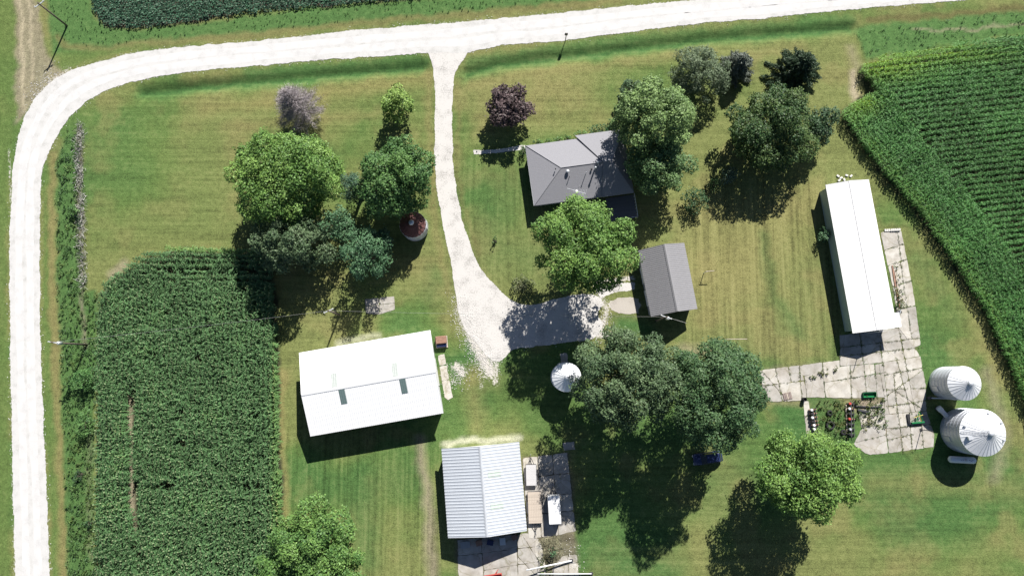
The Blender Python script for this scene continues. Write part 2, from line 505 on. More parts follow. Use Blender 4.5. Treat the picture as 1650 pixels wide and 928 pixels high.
# east side: grass and weeds north of the corn
area([(1380, 45), (1500, 33), (1700, 8), (1700, 45), (1560, 66), (1460, 84), (1395, 96)], 3, WEED * 1.1, 0.95)
stroke([(1470, 50), (1540, 50), (1640, 38), (1700, 33)], 1.5, 2.0, TAN, 0.8)
stroke([(1400, 35), (1520, 24), (1650, 12), (1720, 5)], 5, 3, DRY * 0.5, 0.8)
stroke([(1375, 118), (1378, 160)], 7, 5, TAN * 1.25, 1.0)
stroke([(1372, 78), (1380, 105)], 6, 6, TAN, 0.5)
# dirt track running north from the bend
TRK = [(24, -80), (24, 0), (26, 120), (26, 200), (45, 180), (80, 140), (112, 116), (84, 100), (66, 60), (58, 0), (56, -80)]
area(TRK, 3, TAN * 0.9, 0.85)
stroke([(34, -80), (34, 100), (36, 180)], 2, 2, TAN * 1.5, 0.8); stroke([(47, -80), (48, 60), (52, 130)], 2, 2, TAN * 1.5, 0.8)
# soil under the crops and under the yard's slabs
def lp(poly, z):      # outline of a standing crop brought down to the ground
    r = []
    for (u, v) in poly:
        q = P(u, v, z); r.append(proj(q.x, q.y, 0))
    return r
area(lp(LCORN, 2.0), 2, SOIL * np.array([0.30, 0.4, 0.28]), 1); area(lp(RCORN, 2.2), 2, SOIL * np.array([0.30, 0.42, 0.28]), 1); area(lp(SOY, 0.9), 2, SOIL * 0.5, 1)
stroke([(207, 640), (209, 740), (213, 855)], 5, 2, TAN, 1.0, False)
stroke([(180, 445), (200, 425)], 8, 5, TAN, 0.7)
stroke([(1450, 540), (1460, 700), (1400, 640), (1240, 625)], 26, 4, np.array([0.17, 0.16, 0.08]), 0.8, False)
stroke([(1320, 640), (1360, 700)], 22, 6, WEED * 0.9, 0.8)
stroke([(1400, 655), (1440, 690)], 18, 8, SOIL * 1.6, 0.9)
stroke([(1441, 425), (1450, 500)], 6, 4, SOIL * 0.9, 0.8)
area([(840, 740), (915, 730), (930, 870), (930, 930), (740, 960), (735, 870), (850, 860)], 4, SOIL * 0.9, 0.8)
stroke([(715, 715), (770, 710), (835, 706)], 5, 3, np.array([0.42, 0.42, 0.30]), 0.9)
stroke([(545, 552), (610, 543)], 5, 3, np.array([0.42, 0.42, 0.30]), 0.6)
stroke([(1235, 598), (1330, 590)], 4, 4, SOIL * 1.1, 0.6)
stroke([(800, 620), (860, 630), (900, 680)], 26, 16, LAWN * 0.8, 0.4)
stroke([(1100, 560), (1150, 570)], 7, 6, TAN, 0.5)
# gravel that has spilled past the edges of the roads; its ragged limit is made in the material
g = np.zeros(GX.shape)
def spill(pts, wd, s, k):
    global g
    g = np.maximum(g, soft(dline(GU, GV, pts), wd, s) * k)
spill(OUT_L, 3, 9, 0.74); spill(IN_L, 2, 8, 0.72); spill(DRIVE[:14], 1, 6, 0.68); spill(DRIVE[14:], 1, 5, 0.66)
spill([(14, 240), (20, 400), (20, 600), (24, 930)], 4, 6, 0.7)
spill([(60, 160), (85, 130), (110, 112)], 14, 18, 0.62); spill([(40, 180), (36, 60), (34, -40)], 6, 8, 0.42)
spill([(700, 100), (706, 112)], 5, 5, 0.6)
spill([(745, 500), (768, 556), (790, 600)], 15, 18, 0.80); spill([(800, 575), (798, 615)], 9, 14, 0.78); spill([(772, 570), (776, 625)], 7, 12, 0.70)
spill([(735, 590), (745, 600)], 14, 10, 0.62); spill([(720, 585), (722, 640)], 5, 5, 0.55)
spill([(960, 455), (1020, 448)], 7, 6, 0.66); spill([(965, 540), (1010, 540)], 9, 10, 0.74); spill([(968, 480), (978, 500), (970, 530)], 7, 9, 0.74)
spill([(985, 490), (1028, 492)], 8, 6, 0.75)
spill([(770, 600), (785, 625)], 10, 14, 0.5)
spill([(1378, 130), (1374, 158)], 5, 5, 0.5)
spill([(870, 870), (925, 890), (925, 925)], 10, 14, 0.52)
spill([(178, 448), (200, 428)], 3, 5, 0.40)
spill([(150, 368), (153, 371)], 1, 3, 0.5)
spill([(125, 205), (127, 260), (131, 420), (135, 560)], 2, 3, 0.36)
spill([(1495, 770), (1600, 780)], 3, 8, 0.35)
# which way the mower went
sy = np.maximum.reduce([pmask(GU, GV, [(1090, 280), (1360, 280), (1370, 600), (1100, 600)], 15), pmask(GU, GV, [(450, 690), (720, 690), (720, 1000), (450, 1000)], 15),
                        0.8 * pmask(GU, GV, [(735, 240), (860, 240), (880, 470), (760, 470)], 15), 0.5 * pmask(GU, GV, [(1400, 300), (1700, 560), (1700, 1000), (1560, 800)], 20)])
lawn_px = [(88, 250), (130, 180), (250, 130), (690, 95), (830, 78), (1380, 30), (1395, 160), (1500, 340), (1660, 640), (1700, 1000), (450, 1000), (455, 500), (420, 400), (220, 400), (150, 470), (137, 400), (135, 220)]
lm = pmask(GU, GV, lawn_px, 4)
far = (np.abs(GX) > 115) | (np.abs(GY + 5) > 90)
Z = np.zeros(GX.shape)
for d, dep in ((DITCH1[3:], 0.7), (DITCH2, 0.7)):
    Z -= dep * np.exp(-(dline(GU, GV, d) / 9.0) ** 2)
Z += (fbm(GX * 0.12, GY * 0.12, 3) - 0.5) * 0.05
Z -= 0.03
ny, nx = GX.shape
idx = np.arange(nx * ny).reshape(ny, nx)
Q = np.stack([idx[:-1, :-1], idx[:-1, 1:], idx[1:, 1:], idx[1:, :-1]], -1).reshape(-1, 4)


def ground_mat():
    m = bpy.data.materials.new('lawn_and_verge'); m.use_nodes = True
    n = m.node_tree; b = n.nodes['Principled BSDF']; b.inputs['Roughness'].default_value = 0.95; b.inputs['Specular IOR Level'].default_value = 0.15
    L = n.links.new
    N = n.nodes.new
    tc = N('ShaderNodeTexCoord')
    at = N('ShaderNodeAttribute'); at.attribute_name = 'Col'
    aux = N('ShaderNodeAttribute'); aux.attribute_name = 'Aux'
    sp = N('ShaderNodeSeparateColor'); L(aux.outputs[0], sp.inputs[0])

    def noise(sc_, det, scale=(1, 1, 1), rot=0.0, rough=0.6):
        mp = N('ShaderNodeMapping'); mp.inputs['Scale'].default_value = scale; mp.inputs['Rotation'].default_value = (0, 0, rot)
        L(tc.outputs['Object'], mp.inputs[0])
        q = N('ShaderNodeTexNoise'); q.inputs['Scale'].default_value = sc_; q.inputs['Detail'].default_value = det; q.inputs['Roughness'].default_value = rough
        L(mp.outputs[0], q.inputs['Vector']); return q.outputs[0]

    def mth(op, a, c, clamp=False):
        q = N('ShaderNodeMath'); q.operation = op; q.use_clamp = clamp
        for i, x in enumerate((a, c)):
            if isinstance(x, (int, float)): q.inputs[i].default_value = x
            else: L(x, q.inputs[i])
        return q.outputs[0]

    fine = noise(5.0, 4, rough=0.75)
    mid = noise(1.1, 5, rough=0.7)
    hx = noise(1.0, 3, (0.06, 1.9, 1), math.radians(-6))
    vy = noise(1.0, 3, (1.9, 0.06, 1), math.radians(-8))
    hx2 = noise(1.0, 2, (0.03, 0.5, 1), math.radians(-7))
    vy2 = noise(1.0, 2, (0.45, 0.03, 1), math.radians(-9))
    syv = sp.outputs[0]
    def mixf(a, c, f):
        q = N('ShaderNodeMix'); q.data_type = 'FLOAT'; L(f, q.inputs[0]); L(a, q.inputs[2]); L(c, q.inputs[3]); return q.outputs[0]
    st_ = mixf(hx, vy, syv); st2 = mixf(hx2, vy2, syv)
    s1 = mth('MULTIPLY', mth('SUBTRACT', st_, 0.5), 1.1)
    s2 = mth('MULTIPLY', mth('SUBTRACT', st2, 0.5), 0.9)
    sl = mth('MULTIPLY', mth('MULTIPLY', mth('ADD', s1, s2), mth('ADD', mth('MULTIPLY', syv, 0.6), 0.7)), sp.outputs[2])
    f1 = mth('MULTIPLY', mth('SUBTRACT', fine, 0.5), 1.9)
    f2 = mth('MULTIPLY', mth('SUBTRACT', mid, 0.5), 1.3)
    tot = mth('ADD', mth('ADD', mth('ADD', f1, f2), sl), 1.0)
    tot = mth('MAXIMUM', tot, 0.25)
    v = N('ShaderNodeVectorMath'); v.operation = 'SCALE'; L(at.outputs[0], v.inputs[0]); L(tot, v.inputs['Scale'])
    # straw showing through where the tone is high
    mx = N('ShaderNodeMix'); mx.data_type = 'RGBA'
    L(mth('MULTIPLY', mth('SUBTRACT', mth('ADD', sl, f2), 0.05), 0.9, True), mx.inputs[0])
    L(v.outputs[0], mx.inputs[6]); mx.inputs[7].default_value = (0.19, 0.175, 0.085, 1)
    # gravel
    gn = noise(2.6, 6, rough=0.8)
    gm = mth('MULTIPLY', mth('SUBTRACT', mth('ADD', gn, sp.outputs[1]), 1.0), 9.0, True)
    mg = N('ShaderNodeMix'); mg.data_type = 'RGBA'; L(gm, mg.inputs[0]); L(mx.outputs[2], mg.inputs[6])
    gc = N('ShaderNodeValToRGB'); gc.color_ramp.elements[0].position = 0.3; gc.color_ramp.elements[1].position = 0.7
    gc.color_ramp.elements[0].color = (0.34, 0.31, 0.27, 1); gc.color_ramp.elements[1].color = (0.66, 0.63, 0.58, 1)
    L(fine, gc.inputs[0]); L(gc.outputs[0], mg.inputs[7])
    L(mg.outputs[2], b.inputs['Base Color'])
    bp = N('ShaderNodeBump'); bp.inputs['Strength'].default_value = 0.7; bp.inputs['Distance'].default_value = 0.12
    L(fine, bp.inputs['Height']); L(bp.outputs[0], b.inputs['Normal'])
    return m


gnd = np_mesh('ground', np.stack([GX, GY, Z], -1).reshape(-1, 3), Q, ground_mat(), C.reshape(-1, 3), smooth=True)
a = gnd.data.color_attributes.new('Aux', 'FLOAT_COLOR', 'POINT')
aux = np.ones((nx * ny, 4), dtype=np.float32)
aux[:, 0] = sy.ravel(); aux[:, 1] = g.ravel(); aux[:, 2] = np.where(far, 0, 0.25 + 0.75 * lm).ravel()
a.data.foreach_set('color', aux.ravel())
tag(gnd, kind='structure')


def ragged(poly, step=0.35, amp=0.16, seed=0, z=0.0):
    """outline in photo pixels -> ground outline with an uneven edge"""
    r = random.Random(seed)
    pts = [P(u, v, z) for u, v in poly]
    out = []
    n = len(pts)
    for i in range(n):
        a_, b_ = pts[i], pts[(i + 1) % n]
        L_ = (b_ - a_).length; k = max(1, int(L_ / step))
        nrm = Vector((-(b_ - a_).y, (b_ - a_).x, 0)).normalized()
        for j in range(k):
            p = a_.lerp(b_, j / k)
            q = float(vnoise(np.array([p.x * 0.7 + seed * 3]), np.array([p.y * 0.7]))[0] - 0.5) * 2.2
            out.append(p + nrm * amp * (q * 0.8 + r.uniform(-0.5, 0.5)))
    return out


def catmull(pts, k=6):
    r = []
    n = len(pts)
    for i in range(n - 1):
        p0, p1, p2, p3 = [np.array(pts[max(0, min(n - 1, j))], float) for j in (i - 1, i, i + 1, i + 2)]
        for t in np.arange(0, 1, 1 / k):
            r.append(tuple(0.5 * ((2 * p1) + (-p0 + p2) * t + (2 * p0 - 5 * p1 + 4 * p2 - p3) * t * t + (-p0 + 3 * p1 - 3 * p2 + p3) * t ** 3)))
    r.append(tuple(pts[-1]))
    return r


def sheet(name, poly, mat, z, amp=0.16, seed=0, closed=False):
    pts = ragged(poly, 0.22, amp, seed)
    n = len(pts)
    vo, _, fo, _, _, _ = delaunay_2d_cdt([Vector((p.x, p.y)) for p in pts], [(i, (i + 1) % n) for i in range(n)], [], 1, 1e-4)
    me = bpy.data.meshes.new(name)
    me.from_pydata([(p.x, p.y, z) for p in vo], [], [tuple(f) for f in fo])
    me.materials.append(mat)
    o = link(bpy.data.objects.new(name, me))
    return tag(o, kind='structure')


sheet('gravel_road', catmull(OUT_L, 4) + catmull(IN_L, 4)[::-1], ROADM, 0.012, 0.15, 1)
def resample(pts, n):
    p = np.array([P(u_, v_)[:2] for u_, v_ in catmull(pts, 4)]); d = np.r_[0, np.cumsum(np.hypot(*(p[1:] - p[:-1]).T))]
    t = np.linspace(0, d[-1], n); return np.stack([np.interp(t, d, p[:, 0]), np.interp(t, d, p[:, 1])], 1)


TRACKM = gravel_mat('packed_gravel', (0.46, 0.45, 0.44), (0.55, 0.54, 0.53), big=0.6)


def wheel_tracks(a_, b_, fr, wd, z, mat, n=500):
    A_, B_ = resample(a_, n), resample(b_, n)
    for k_, f in enumerate(fr):
        c_ = A_ * (1 - f) + B_ * f; d = np.gradient(c_, axis=0); d /= np.linalg.norm(d, axis=1)[:, None]; nn = np.stack([-d[:, 1], d[:, 0]], 1)
        w_ = wd / 2 * (1 + 0.35 * (fbm(np.arange(n) * 0.12 + k_ * 9, np.zeros(n) + k_) - 0.5) * 2)[:, None]
        off = 0.3 * (fbm(np.arange(n) * 0.03 + k_ * 5, np.zeros(n) + 3) - 0.5)[:, None]
        L_, R_ = c_ + nn * (off + w_ + rs.uniform(-.05, .05, (n, 1))), c_ + nn * (off - w_ + rs.uniform(-.05, .05, (n, 1)))
        V = np.concatenate([np.c_[L_, np.full(n, z)], np.c_[R_, np.full(n, z)]]); i = np.arange(n - 1)
        tag(np_mesh('wheel_track', V, np.stack([i + n, i + n + 1, i + 1, i], 1), mat), kind='structure')


rs = np.random.RandomState(11)
wheel_tracks(OUT_L, IN_L, (0.33, 0.66), 1.25, 0.017, TRACKM)
sheet('gravel_driveway', catmull(DRIVE[:16], 3) + catmull(DRIVE[16:], 3), DRIVEM, 0.006, 0.13, 2)
sheet('stone_walkway', [(763, 242), (800, 241), (846, 234), (847, 240), (800, 247), (764, 249)], DRIVEM, 0.004, 0.12, 3)
sheet('sand_patch', [(983, 488), (995, 480), (1015, 479), (1029, 481), (1030, 505), (1012, 506), (995, 505), (985, 499)], gravel_mat('sand', (0.30, 0.27, 0.235), (0.42, 0.385, 0.34)), 0.004, 0.12, 4)
sheet('yard_path', [(960, 466), (985, 458), (1022, 455), (1022, 466), (990, 472), (968, 480)], DRIVEM, 0.009, 0.2, 5)

# loose stones on the road's shoulders and in the yard
rs = np.random.RandomState(3)


def cube_template(flat=0.7):
    v = np.array([(x, y, z * flat) for z in (0, 1) for (x, y) in ((-.5, -.5), (.5, -.5), (.5, .5), (-.5, .5))], float)
    v[4:, :2] *= 0.6
    return v, np.array([(4, 5, 6, 7), (0, 1, 5, 4), (1, 2, 6, 5), (2, 3, 7, 6), (3, 0, 4, 7)])


def scatter(tv, tq, pos, yaw, scale, col, tilt=0.0, tcol=None):
    n, m = len(pos), len(tv)
    c, s_ = np.cos(yaw)[:, None], np.sin(yaw)[:, None]
    x, y, z = tv[:, 0][None], tv[:, 1][None], tv[:, 2][None]
    V = np.empty((n, m, 3))
    sc3 = np.asarray(scale)
    if sc3.ndim == 1: sc3 = np.stack([sc3] * 3, 1)
    V[..., 0] = (x * c - y * s_) * sc3[:, 0:1] + pos[:, 0:1]
    V[..., 1] = (x * s_ + y * c) * sc3[:, 1:2] + pos[:, 1:2]
    V[..., 2] = z * sc3[:, 2:3] + pos[:, 2:3]
    if tilt:
        V[..., 0] += z * sc3[:, 2:3] * rs.uniform(-tilt, tilt, (n, 1)); V[..., 1] += z * sc3[:, 2:3] * rs.uniform(-tilt, tilt, (n, 1))
    Qs = (tq[None] + (np.arange(n) * m)[:, None, None]).reshape(-1, 4)
    K = np.repeat(col[:, None, :], m, 1)
    if tcol is not None: K = K * tcol[None]
    return V.reshape(-1, 3), Qs, K.reshape(-1, 3)


def along(pts, n, spread):
    """n ground points scattered about a line given in photo pixels"""
    p = np.array(pts, float); seg = np.hypot(*(p[1:] - p[:-1]).T); cum = np.r_[0, np.cumsum(seg)]
    t = rs.rand(n) * cum[-1]; i = np.clip(np.searchsorted(cum, t) - 1, 0, len(seg) - 1)
    f = ((t - cum[i]) / seg[i])[:, None]
    q = p[i] * (1 - f) + p[i + 1] * f + rs.randn(n, 2) * spread
    return np.array([P(u, v)[:] for u, v in q])


st_pos = np.concatenate([along([(740, 480), (760, 540), (785, 595)], 2600, 10), along([(60, 160), (90, 125)], 500, 12), along(OUT_L[1:-1], 900, 2.5), along(IN_L[1:-1], 900, 2.5),
                         along([(965, 470), (975, 510), (965, 545)], 500, 7), along([(835, 490), (825, 560)], 150, 3), along([(745, 598), (725, 620)], 300, 9), along([(915, 880), (925, 920)], 120, 9), along([(840, 550), (960, 540)], 250, 5)])
tv, tq = cube_template()
k = rs.uniform(0.45, 0.8, (len(st_pos), 1)) * np.array([[0.95, 0.92, 0.88]])
V_, Q_, K_ = scatter(tv, tq, st_pos - np.array([0, 0, 0.03]), rs.rand(len(st_pos)) * 6.3, rs.uniform(0.03, 0.12, len(st_pos)), k)
tag(np_mesh('loose_stones', V_, Q_, TWIG, K_), 'pale loose stones strewn over the gravel and its edges', 'gravel', kind='stuff')

# ------------------------------------------------------------------ standing crops
def leaf_strip(az, z0, length, rise, droop, wd, segs=3):
    """one arching blade: points and quads"""
    v = []; q = []
    dx, dy = math.cos(az), math.sin(az)
    for i in range(segs + 1):
        t = i / segs
        r_ = length * t
        z = z0 + rise * math.sin(math.pi * min(1, t * 0.75)) - droop * t * t
        w_ = wd * (1 - t * t * 0.9) * 0.5
        v.append((dx * r_ - dy * w_, dy * r_ + dx * w_, z)); v.append((dx * r_ + dy * w_, dy * r_ - dx * w_, z))
    for i in range(segs):
        q.append((2 * i, 2 * i + 1, 2 * i + 3, 2 * i + 2))
    return v, q


def plant_template(blades, tassel=True, seed=0):
    r = random.Random(seed); V = []; Q = []; T = []
    for (az, z0, ln, ri, dr, wd) in blades:
        v, q = leaf_strip(az, z0, ln, ri, dr, wd, 2)
        b = len(V); V += v; Q += [tuple(i + b for i in f) for f in q]
        g_ = r.uniform(0.8, 1.25)
        T += [(g_, g_, g_)] * len(v)
    if tassel:
        for k_ in range(2):
            a_ = r.uniform(0, 3); b = len(V); s_ = 0.10
            V += [(-s_ * math.cos(a_), -s_ * math.sin(a_), 2.15), (s_ * math.cos(a_), s_ * math.sin(a_), 2.2), (s_ * 0.6 * math.cos(a_), s_ * math.sin(a_), 2.5), (-s_ * 0.6 * math.cos(a_), -s_ * math.sin(a_), 2.5)]
            Q.append((b, b + 1, b + 2, b + 3)); T += [(3.0, 1.9, 2.6)] * 4
        b = len(V)
        V += [(-0.02, 0, 0), (0.02, 0, 0), (0.015, 0, 2.2), (-0.015, 0, 2.2)]; Q.append((b, b + 1, b + 2, b + 3)); T += [(0.8, 0.8, 0.8)] * 4
    return np.array(V), np.array(Q), np.array(T)


def corn_template(seed):
    r = random.Random(seed); a0 = r.uniform(0, 6)
    bl = []
    for i in range(8):
        z0 = 0.7 + i * 0.19
        bl.append((a0 + i * math.pi + r.uniform(-0.5, 0.5), z0, r.uniform(0.5, 0.75) * (1 - i * 0.03), r.uniform(0.15, 0.3), r.uniform(0.15, 0.4), 0.13))
    return plant_template(bl, True, seed)


def crop(name, poly_px, z, rows, label, cat, colf, templates, scale=(0.95, 1.25)):
    """rows: list of (pos array); keeps what falls inside the outline"""
    pos = np.concatenate(rows)
    u, v = proj(pos[:, 0], pos[:, 1], z)
    e = 2.0
    keep = inpoly(u + rs.randn(len(u)) * e * 0.7, v + rs.randn(len(u)) * e * 0.7, poly_px) & (u > -70) & (u < 1720) & (v > -45) & (v < 985)
    pos, u, v = pos[keep], u[keep], v[keep]
    col = colf(u, v, pos)
    pick = rs.randint(0, len(templates), len(pos))
    Vs, Qs, Ks, off = [], [], [], 0
    for i, (tv_, tq_, tc_) in enumerate(templates):
        m = pick == i
        s_ = rs.uniform(scale[0], scale[1], m.sum())
        V, Q, K = scatter(tv_, tq_, pos[m], rs.rand(m.sum()) * 6.28, s_, col[m], 0.06, tc_)
        Vs.append(V); Qs.append(Q + off); Ks.append(K); off += len(V)
    o = np_mesh(name, np.concatenate(Vs), np.concatenate(Qs), LEAF, np.concatenate(Ks))
    return tag(o, label, cat, kind='stuff')


def grid_rows(x0, x1, y0, y1, ang, row, step):
    c, s_ = math.cos(ang), math.sin(ang)
    cx, cy = (x0 + x1) / 2, (y0 + y1) / 2; R_ = math.hypot(x1 - x0, y1 - y0) / 2
    a_ = np.arange(-R_, R_, step); b_ = np.arange(-R_, R_, row)
    A, B = np.meshgrid(a_, b_)
    A = A + rs.uniform(-0.08, 0.08, A.shape); B = B + rs.uniform(-0.05, 0.05, A.shape) + 0.10 * np.sin(A * 0.15 + B)
    return np.stack([(cx + A * c - B * s_).ravel(), (cy + A * s_ + B * c).ravel(), np.zeros(A.size) - 0.1], 1)


corn_t = [corn_template(i) for i in range(5)]
# west field: rows run down the picture, a few end rows run across at its top
q0, q1 = P(150, 985), P(455, 395)
R1 = grid_rows(q0.x - 4, q1.x + 4, q0.y - 4, q1.y + 4, math.radians(92), 0.72, 0.28)
u, v = proj(R1[:, 0], R1[:, 1], 2)
gap = dline(u, v, [(207, 640), (209, 740), (213, 855)]) < 5.0
gap |= (dline(u, v, [(204, 560), (206, 640)]) < 2.2) & (rs.rand(len(u)) < 0.6)
thin = fbm(R1[:, 0] * 0.35, R1[:, 1] * 0.35) > 0.74
R1 = R1[(v > 452) & ~gap & ~(thin & (rs.rand(len(u)) < 0.7))]
R2 = grid_rows(q0.x - 4, q1.x + 4, q1.y - 12, q1.y + 4, math.radians(-1), 0.85, 0.3)
u, v = proj(R2[:, 0], R2[:, 1], 2)
R2 = R2[(v <= 452) & ~((np.abs(v - 437) < 2.5) & (u > 250) & (rs.rand(len(u)) < 0.6))]


def wcol(u, v, pos):
    n = len(u); f = fbm(pos[:, 0] * 0.3, pos[:, 1] * 0.3)
    base = np.array([[0.102, 0.205, 0.080]]) * (0.75 + 0.5 * rs.rand(n, 1)) * (0.75 + 0.5 * f[:, None])
    e = np.clip(1 - (450 - u) / 18, 0, 1) * (v > 540) * 0.8 + np.clip(1 - (v - 400) / 9, 0, 1)
    e = np.clip(e + 0.25 * (f > 0.70) * rs.rand(n), 0, 1)[:, None]
    return base * (1 - e) + np.array([[0.17, 0.30, 0.085]]) * e * (0.8 + 0.4 * rs.rand(n, 1))


crop('corn_field', LCORN, 2.0, [R1, R2], 'dark green standing corn with a bright edge beside the white barn', 'corn field', wcol, corn_t)
# east field: long rows, and end rows that follow the slanting edge
q0, q1 = P(1362, 900), P(1790, 40)
M1 = grid_rows(q0.x - 4, q1.x + 20, q0.y - 4, q1.y + 14, math.radians(6.5), 0.98, 0.25)
u, v = proj(M1[:, 0], M1[:, 1], 2.2)
dE = dline(u, v, RCORN_EDGE)
M1 = M1[(dE > 78) & ~(dline(u, v, [(1405, 125), (1440, 155), (1470, 195), (1500, 235), (1560, 300), (1640, 420)]) < 4)]
M2 = []
edge = [P(u_, v_, 2.2) for u_, v_ in RCORN_EDGE]
for kk in range(0, 11):
    off = 0.25 + kk * 0.78
    for a_, b_ in zip(edge[:-1], edge[1:]):
        d = (b_ - a_); L_ = d.length; d.normalize(); nn = Vector((-d.y, d.x, 0))
        for t in np.arange(-0.3, L_ + 0.3, 0.26):
            p = a_ + d * t + nn * (off + 0.1 * math.sin(t)); M2.append((p.x + random.uniform(-.06, .06), p.y + random.uniform(-.06, .06), -0.1))
M2 = np.array(M2)
# the patch of short rows at the notch
M3 = grid_rows(P(1362, 180).x, P(1450, 180).x, P(1362, 240).y, P(1362, 130).y, math.radians(-52), 0.8, 0.27)
u, v = proj(M3[:, 0], M3[:, 1], 2.2)
dE = dline(u, v, RCORN_EDGE)
M3 = M3[(dE > 70) & (dE < 82) & (v < 200)]


def ecol(u, v, pos):
    n = len(u); f = fbm(pos[:, 0] * 0.12, pos[:, 1] * 0.12)
    base = np.array([[0.082, 0.215, 0.058]]) * (0.75 + 0.5 * rs.rand(n, 1)) * (0.6 + 0.8 * f[:, None])
    e = np.exp(-((u - 1425) / 70) ** 2 - ((v - 105) / 22) ** 2) + 0.9 * np.exp(-((u - 1392) / 26) ** 2 - ((v - 165) / 18) ** 2) + 0.7 * np.exp(-((u - 1530) / 100) ** 2 - ((v - 85) / 16) ** 2) 
    e = e + 0.25 * np.clip(1 - dline(u, v, RCORN_EDGE) / 30, 0, 1)
    e = np.clip(e, 0, 1)[:, None]
    return base * (1 - e) + np.array([[0.18, 0.34, 0.045]]) * e * (0.8 + 0.4 * rs.rand(n, 1))


crop('corn_field', RCORN, 2.2, [M1, M2, M3], 'tall green corn in long rows with slanting end rows east of the farmyard', 'corn field', ecol, corn_t, (0.88, 1.08))


def bush_template(seed, n=9, h=0.8, r_=0.35, ln=0.28, wd=0.2):
    r = random.Random(seed); V = []; Q = []; T = []
    for i in range(n):
        a_ = r.uniform(0, 6.28); rr = r_ * math.sqrt(r.random()); z = h * (1 - 0.5 * (rr / r_) ** 2) * r.uniform(0.6, 1)
        cx, cy = rr * math.cos(a_), rr * math.sin(a_); b_ = r.uniform(0, 6.28)
        dx, dy = math.cos(b_) * ln / 2, math.sin(b_) * ln / 2; sx_, sy_ = -math.sin(b_) * wd / 2, math.cos(b_) * wd / 2
        dz = r.uniform(-0.12, 0.12)
        b = len(V); V += [(cx - dx, cy - dy, z - dz), (cx + sx_, cy + sy_, z + 0.03), (cx + dx, cy + dy, z + dz), (cx - sx_, cy - sy_, z)]
        Q.append((b, b + 1, b + 2, b + 3)); g_ = r.uniform(0.7, 1.3); T += [(g_,) * 3] * 4
    return np.array(V), np.array(Q), np.array(T)


soy_t = [bush_template(i, 14, 0.9, 0.42) for i in range(4)]
q0, q1 = P(140, 60), P(760, -60)
crop('soybean_field', SOY, 0.9, [grid_rows(q0.x, q1.x, q0.y, q1.y, math.radians(6), 0.5, 0.42)], 'blue green soybeans north of the road bend', 'soybean field',
     lambda u, v, p: np.array([[0.050, 0.120, 0.068]]) * rs.uniform(0.6, 1.4, (len(u), 1)), soy_t, (0.8, 1.1))


def grass_template(seed, n=7, h=0.6, sp=0.3, wd=0.09):
    r = random.Random(seed)
    return plant_template([(r.uniform(0, 6.28), 0.02, r.uniform(0.5, 1) * sp, h * r.uniform(0.6, 1.2), h * 0.4, wd) for i in range(n)], False, seed)


gr_t = [grass_template(i) for i in range(4)]
wd_t = [bush_template(20 + i, 9, 0.6, 0.35, 0.2, 0.12) for i in range(4)]


def weeds(name, polys, dens, colf, temps, label, cat, sc_=(0.6, 1.3)):
    allp = []
    for poly in polys:
        us = [p[0] for p in poly]; vs = [p[1] for p in poly]
        n = int((max(us) - min(us)) * (max(vs) - min(vs)) * 0.01 * dens)
        u = rs.uniform(min(us), max(us), n); v = rs.uniform(min(vs), max(vs), n)
        m = inpoly(u, v, poly) & (v > -40) & (v < 980)
        allp += [P(a_, b_)[:] for a_, b_ in zip(u[m], v[m])]
    pos = np.array(allp); pos[:, 2] -= 0.08
    f = fbm(pos[:, 0] * 0.5, pos[:, 1] * 0.5); m = f > 0.26
    pos = pos[m]; col = colf(len(pos), f[m], pos)
    pick = rs.randint(0, len(temps), len(pos)); Vs, Qs, Ks, off = [], [], [], 0
    for i, (a_, b_, c_) in enumerate(temps):
        m = pick == i
        V, Q, K = scatter(a_, b_, pos[m], rs.rand(m.sum()) * 6.28, rs.uniform(sc_[0], sc_[1], m.sum()), col[m], 0.2, c_)
        Vs.append(V); Qs.append(Q + off); Ks.append(K); off += len(V)
    return tag(np_mesh(name, np.concatenate(Vs), np.concatenate(Qs), LEAF, np.concatenate(Ks)), label, cat, kind='stuff')


def wc(c1, c2):
    c1 = np.array(c1); c2 = np.array(c2)
    def f_(n, f, pos):
        t = np.clip((f - 0.35) * 2.6 + rs.randn(n) * 0.2, 0, 1)[:, None]
        return (c1 * (1 - t) + c2 * t) * rs.uniform(0.7, 1.3, (n, 1))
    return f_


weeds('ditch_weeds', [[(92, 262), (112, 205), (128, 230), (134, 400), (140, 470), (158, 470), (152, 700), (155, 960), (113, 960), (104, 700), (93, 450)]], 3.6,
      wc((0.05, 0.115, 0.035), (0.12, 0.19, 0.05)), gr_t + wd_t, 'rank green weeds between the road and the west corn field', 'weeds')
weeds('verge_grass', [[(72, -30), (140, -30), (150, 30), (205, 52), (260, 48), (440, 22), (600, 8), (900, -25), (900, 2), (820, 14), (600, 32), (400, 50), (250, 62), (150, 78), (92, 62)]], 1.6,
      wc((0.045, 0.125, 0.035), (0.09, 0.20, 0.045)), gr_t, 'bright tall grass on the north verge between soybeans and road', 'grass', (0.3, 0.75))
weeds('field_margin_weeds', [[(1381, 47), (1500, 35), (1690, 12), (1690, 45), (1560, 68), (1460, 86), (1395, 98)]], 1.8,
      wc((0.05, 0.13, 0.05), (0.10, 0.20, 0.05)), gr_t + wd_t, 'lush weeds along the north end of the east corn field', 'weeds', (0.35, 0.85))
weeds('yard_weeds', [[(1318, 645), (1362, 645), (1366, 705), (1318, 705)], [(1375, 640), (1425, 645), (1425, 668), (1378, 672)], [(1384, 664), (1424, 660), (1428, 690), (1390, 694)], [(1300, 604), (1350, 590), (1352, 596), (1304, 612)], [(1436, 425), (1446, 425), (1455, 498), (1445, 505)], [(868, 895), (885, 895), (890, 925), (868, 925)]], 4.5,
      wc((0.06, 0.12, 0.03), (0.17, 0.17, 0.06)), wd_t + gr_t, 'green and dry weeds growing among the implements on the broken concrete', 'weeds')

